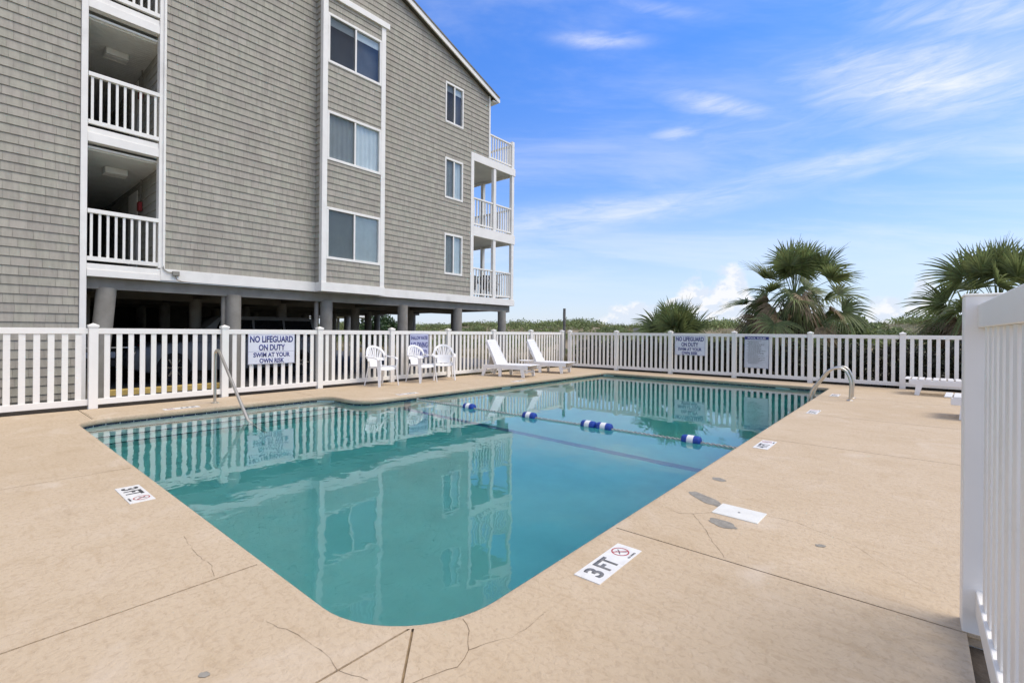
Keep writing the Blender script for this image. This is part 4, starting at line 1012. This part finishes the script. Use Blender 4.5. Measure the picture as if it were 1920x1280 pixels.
def palm(name, x, y, trunk_h, r_tr, n_fr, L, blade, label, seed, el_lo=-25, el_hi=80, dry=8, lean=0.0, fixed=()):
    rr = random.Random(seed); z0 = ground_h(x, y); o = empty(name, (x, y, z0), 0, label, 'palm tree')
    tr = MB(); pts = [(lean * t * t, 0, trunk_h * t) for t in (0, .2, .4, .6, .8, 1)]
    tr.tube([(0, 0, -.2)] + pts, [r_tr * 1.1] + [r_tr * k for k in (1.05, 1, 1, 1.02, .95, .6)], 14)
    nb = int(trunk_h * 60)
    for k in range(nb):                                          # old leaf bases
        a = k * 2.39996; h = trunk_h * (k + .5) / nb; rx = r_tr * .95; c_, s_ = math.cos(a), math.sin(a); lx = lean * (h / trunk_h) ** 2
        tr.ribbon([(lx + rx * c_, rx * s_, h), (lx + (rx + .07) * c_, (rx + .07) * s_, h + .09), (lx + (rx + .10) * c_, (rx + .10) * s_, h + .17)], [.085, .06, .03], .02, [(c_, s_, -.5)] * 3)
    tr.build('trunk', BOOT, o)
    tops = (lean, 0, trunk_h - .05)
    spec = list(fixed)
    for k in range(n_fr - len(spec)):
        t = (k + .5) / max(1, n_fr - len(spec)); spec.append((k * 137.5 + rr.uniform(-15, 15), el_hi + (el_lo - el_hi) * t ** 1.15 + rr.uniform(-8, 8)))
    for k, (a, e) in enumerate(spec):
        dro = .45 + .55 * max(0, (60 - e) / 90)
        Q = frond((tops[0] + rr.uniform(-.05, .05), rr.uniform(-.05, .05), tops[2] + rr.uniform(-.05, .08)), R(a), R(e), L * rr.uniform(.85, 1.12), blade * rr.uniform(.88, 1.1), dro * rr.uniform(.8, 1.3), 40, seed * 100 + k)
        link('frond', quads_mesh('frond', np.array(Q), PALM), None, o)
    for k in range(dry):
        Q = frond((tops[0], 0, tops[2] - .05), R(rr.uniform(0, 360)), R(rr.uniform(-55, 45)), L * rr.uniform(.5, .95), blade * rr.uniform(.55, .85), 1.6, 20, seed * 100 + 60 + k, 80)
        link('dry_frond', quads_mesh('dry_frond', np.array(Q), PALMY), None, o)
    return o
palm('cabbage_palm', -2.92, 17.5, 2.40, .36, 62, 1.38, 1.02, 'tall fan palm with shaggy trunk behind the pool rules board', 3, -42, 88, 34)
palm('low_fan_palm', -6.55, 16.9, .95, .22, 46, .95, 1.1, 'low trunkless fan palm rising just behind the fence', 5, -2, 82, 14)
palm('cabbage_palm', 1.70, 17.6, 2.0, .34, 54, 1.25, 1.08, 'broad leafy fan palm behind the square topped fence post', 8, -45, 86, 30)
def leaf_cloud(name, n_, c, rad, size, m, parent, power=.5, zmin=-9):
    d = rng.normal(size=(n_, 3)); d /= np.linalg.norm(d, axis=1)[:, None]
    lump = 1 + .22 * np.sin(d[:, 0] * 5 + c[0]) * np.cos(d[:, 1] * 4 + 2 * c[1]) + .14 * np.sin(d[:, 2] * 9 + d[:, 0] * 7)
    p = d * (rng.uniform(0, 1, n_) ** power * lump)[:, None] * np.array(rad) + np.array(c)
    p = p[p[:, 2] > zmin]; k = len(p)
    a = rng.normal(size=(k, 3)); a /= np.linalg.norm(a, axis=1)[:, None]; b = np.cross(a, rng.normal(size=(k, 3))); b /= np.linalg.norm(b, axis=1)[:, None]
    s_ = size * rng.uniform(.6, 1.4, k)[:, None]
    Vv = np.stack([p - a * s_, p + b * s_ * .42, p + a * s_, p - b * s_ * .42], 1)
    return link(name, quads_mesh(name, Vv, m), None, parent)
def shrub(x, y, rx, ry, h, n_, label, m=HEDGE, size=.055, name='shrub', group=None):
    z0 = ground_h(x, y); o = empty(name, (x, y, z0), 0, label, 'shrub', group)
    leaf_cloud('foliage', n_, (0, 0, h * .5), (rx, ry, h * .56), size, m, o, .4, 0.0)
    st_ = MB()
    for k in range(9):
        a = R(k * 40 + random.uniform(-10, 10)); st_.tube([(0, 0, -.05), (rx * .35 * math.cos(a), ry * .35 * math.sin(a), h * .45), (rx * .7 * math.cos(a), ry * .7 * math.sin(a), h * .85)], [.03, .018, .006], 6)
    st_.build('stems', BOOT, o)
xs_ = -9.2; k = 0
while xs_ < 3.8:
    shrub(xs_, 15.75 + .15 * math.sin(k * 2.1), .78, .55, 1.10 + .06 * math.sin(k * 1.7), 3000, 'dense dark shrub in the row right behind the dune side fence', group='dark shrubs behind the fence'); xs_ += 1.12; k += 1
shrub(-2.0, 24.5, 1.0, .8, 1.5, 1600, 'grey green yucca like bush seen beside the tall palm trunk', DUNEG, .12)
shrub(-4.6, 24.8, 1.3, .8, 1.6, 1600, 'grey green bush seen between the two fan palms', DUNEG, .12)
shrub(-31.5, 21.6, 2.0, 1.6, 2.25, 4500, 'rounded dark green bush seen under the building', BUSH, .13, 'round_bush')

# ================================================================== OTHER THINGS
wp = empty('wooden_post', (-12.08, 18, ground_h(-12, 18)), 0, 'weathered grey wooden post with a small plate beyond the fence corner', 'post')
MB().box(-.048, .048, -.048, .048, -.1, 2.42).build('post_shaft', SIDEW, wp, bevel=.012); MB().box(-.04, .04, -.058, -.049, 2.0, 2.25).build('plate', CONC, wp)
sg_ = empty('marker_board', (-9.75, 20.5, 0), 0, 'small pale board on a stake beyond the dune side fence', 'board')
MB().box(-.03, .03, -.03, .03, -.1, 1.32).build('stake', SIDEW, sg_); MB().box(-.15, .15, -.045, -.031, 1.24, 1.50).build('panel', SHEDW, sg_)
# shed and a far house seen under the building
sh = empty('storage_shed', (-27, 11.3, 0), 0, 'small pale shed seen between the columns under the building', 'shed')
MB().box(-1.2, 1.2, -1.4, 1.2, -.1, 2.0).build('wall', SHEDW, sh); MB().prism([(-1.5, 2.0), (1.3, 2.0), (-.1, 2.6)], -1.35, 1.35, lambda a, b, h: (h, a, b)).build('roof', UNDER, sh)
zz = .12
while zz < 1.95: MB().box(1.2, 1.212, -1.4, 1.2, zz, zz + .012).build('siding_line', CONC, sh); zz += .2
fh = empty('beach_house', (-46, 25, ground_h(-46, 25)), R(30), 'distant beach house with a white railed deck seen under the building', 'house')
MB().box(-3, 3, -2.5, 2.5, 2.2, 4.6).build('wall', SHEDW, fh); MB().prism([(-3, 4.6), (3, 4.6), (0, 6.2)], -3.2, 3.2, lambda a, b, h: (a, h, b)).build('roof', UNDER, fh)
MB().box(-3.2, 4.8, -3.6, 2.6, 2.0, 2.2).build('deck_floor', WHITE, fh)
for x_ in (-2.8, 0, 2.8, 4.6):
    for y_ in (-3.4, 2.3): MB().box(x_ - .1, x_ + .1, y_ - .1, y_ + .1, -.5, 2.0).build('pile', CONC, fh)
MB().box(-3.2, 4.8, -3.6, -3.5, 3.1, 3.2).build('deck_rail', WHITE, fh)
for k in range(17): MB().box(-3.2 + k * .5, -3.12 + k * .5, -3.58, -3.52, 2.2, 3.1).build('deck_baluster', WHITE, fh)
# cars parked under the building
def wheel(c, x, y, r_, side):
    w = MB().lathe([(r_ * .62, -.10), (r_ * .92, -.115), (r_, -.085), (r_, .085), (r_ * .92, .115), (r_ * .62, .10)], 28, 'x', (0, 0, 0)).build('wheel', RUBBER, c, smooth=True, loc=(x, y, r_))
    rim = MB(); rim.lathe([(r_ * .64, side * .085), (r_ * .60, side * .10), (r_ * .15, side * .088), (r_ * .12, side * .105)] if side > 0 else [(r_ * .12, side * .105), (r_ * .15, side * .088), (r_ * .60, side * .10), (r_ * .64, side * .085)], 24, 'x')
    rim.build('rim', BLACKP, w, smooth=True); sp = MB()
    for k in range(6):
        a = math.pi * k / 3; sp.ribbon([(side * .107, math.cos(a) * r_ * .1, math.sin(a) * r_ * .1), (side * .112, math.cos(a) * r_ * .62, math.sin(a) * r_ * .62)], .035, .014, (1, 0, 0))
    sp.build('spokes', CHROME, w)
def car(name, x, y, rz, label, paint, L, W_, H_, suv=True):
    """local +y is forward; body lofted from side outlines"""
    c = empty(name, (x, y, -.02), rz, label, 'car'); h = L / 2
    low = [(-h, .42), (-h + .04, .80), (-h + .10, 1.0), (-.2, 1.02), (h * .42, 1.0), (h * .80, .94), (h - .08, .82), (h, .62), (h - .02, .36), (h * .86, .26), (-h * .9, .26)] if suv else \
          [(-h, .45), (-h + .03, .78), (-h + .12, .95), (-h * .5, .98), (h * .35, .93), (h * .85, .80), (h, .58), (h - .03, .32), (h * .85, .22), (-h * .88, .22)]
    up = [(-h + .08, 1.0), (-h + .30, H_ - .06), (-h + .5, H_), (h * .12, H_), (h * .22, H_ - .05), (h * .50, .99)] if suv else [(-h * .62, .96), (-h * .38, H_ - .04), (-h * .2, H_), (h * .08, H_ - .01), (h * .40, .93)]
    N = len(low); cy_ = sum(p[0] for p in low) / N; b = MB()
    secs = [(-W_ / 2, .965, 0), (-W_ / 2 + .05, 1.0, 0), (W_ / 2 - .05, 1.0, 0), (W_ / 2, .965, 0)]
    V_ = [(sx_, p * k, .6 + (z - .6) * k) for sx_, k, _ in secs for p, z in low]
    b.add(V_, [tuple(range(N)), tuple(range(3 * N, 4 * N))] + [(j * N + i, j * N + (i + 1) % N, (j + 1) * N + (i + 1) % N, (j + 1) * N + i) for j in range(3) for i in range(N)])
    b.build('body', paint, c, smooth=True, bevel=.012)
    n2 = len(up); cab = MB(); in_ = .16
    def wx(z): return W_ / 2 - .03 - in_ * max(0, (z - .98)) / (H_ - .98)
    cab.add([(-wx(z), p, z) for p, z in up] + [(wx(z), p, z) for p, z in up], [tuple(range(n2)), tuple(range(n2, 2 * n2))] + [(i, (i + 1) % n2, n2 + (i + 1) % n2, n2 + i) for i in range(n2)])
    cab.build('cabin', paint, c, smooth=True, bevel=.01)
    ytop0, ytop1 = up[1][0] + .12, up[-2][0] - .02
    for sg in (-1, 1):
        ns = 3 if suv else 2
        for k in range(ns):
            a0 = ytop0 + (ytop1 - ytop0) * k / ns + .03; a1 = ytop0 + (ytop1 - ytop0) * (k + 1) / ns - .03; zl, zh = 1.04, H_ - .10
            e0 = -.10 if k == 0 else 0; e1 = .26 if k == ns - 1 else 0
            MB().add([(sg * (wx(zl) + .006), a0 + e0, zl), (sg * (wx(zl) + .006), a1 + e1, zl), (sg * (wx(zh) + .006), a1, zh), (sg * (wx(zh) + .006), a0, zh)], [(0, 1, 2, 3)]).build('side_window', CARGLASS, c)
    zr0, zr1 = up[0][1] + .06, up[1][1] - .05
    f_ = lambda z: up[0][0] + (up[1][0] - up[0][0]) * (z - up[0][1]) / (up[1][1] - up[0][1]) - .012
    MB().add([(-wx(zr0) + .12, f_(zr0), zr0), (wx(zr0) - .12, f_(zr0), zr0), (wx(zr1) - .10, f_(zr1), zr1), (-wx(zr1) + .10, f_(zr1), zr1)], [(0, 1, 2, 3)]).build('rear_window', CARGLASS, c)
    for sg in (-1, 1):
        MB().box(sg * W_ / 2 - .20 * (sg > 0) - .0, sg * W_ / 2 + .20 * (sg < 0) + .0, -h - .012, -h + .16, .72, .92).build('tail_lamp', TAIL, c, bevel=.02)
        MB().box(sg * (W_ / 2 - .12) - .10, sg * (W_ / 2 - .12) + .10, h - .20, h - .04, .66, .78).build('headlight', CHROME, c, bevel=.02)
        for yy in (-h + .80, h - .85): wheel(c, sg * (W_ / 2 - .10), yy, .37 if suv else .32, sg)
    MB().box(-W_ / 2 + .06, W_ / 2 - .06, -h - .05, -h + .1, .40, .60).build('rear_bumper', BLACKP, c, bevel=.03)
    MB().box(-W_ / 2 + .25, W_ / 2 - .25, -h - .02, -h + .01, .84, .87).build('chrome_strip', CHROME, c)
    MB().box(-.26, .26, -h - .03, -h + .0, .62, .75).build('number_plate', SIGNW, c)
    return c
car('parked_suv', -14.55, 5.05, R(180), 'silver grey sport utility car parked behind the building columns', SILVER, 4.75, 1.90, 1.66)
car('parked_car', -16.45, 2.25, R(90), 'black saloon car with its red tail lamps facing the pool', BLKCAR, 4.5, 1.80, 1.42, False)
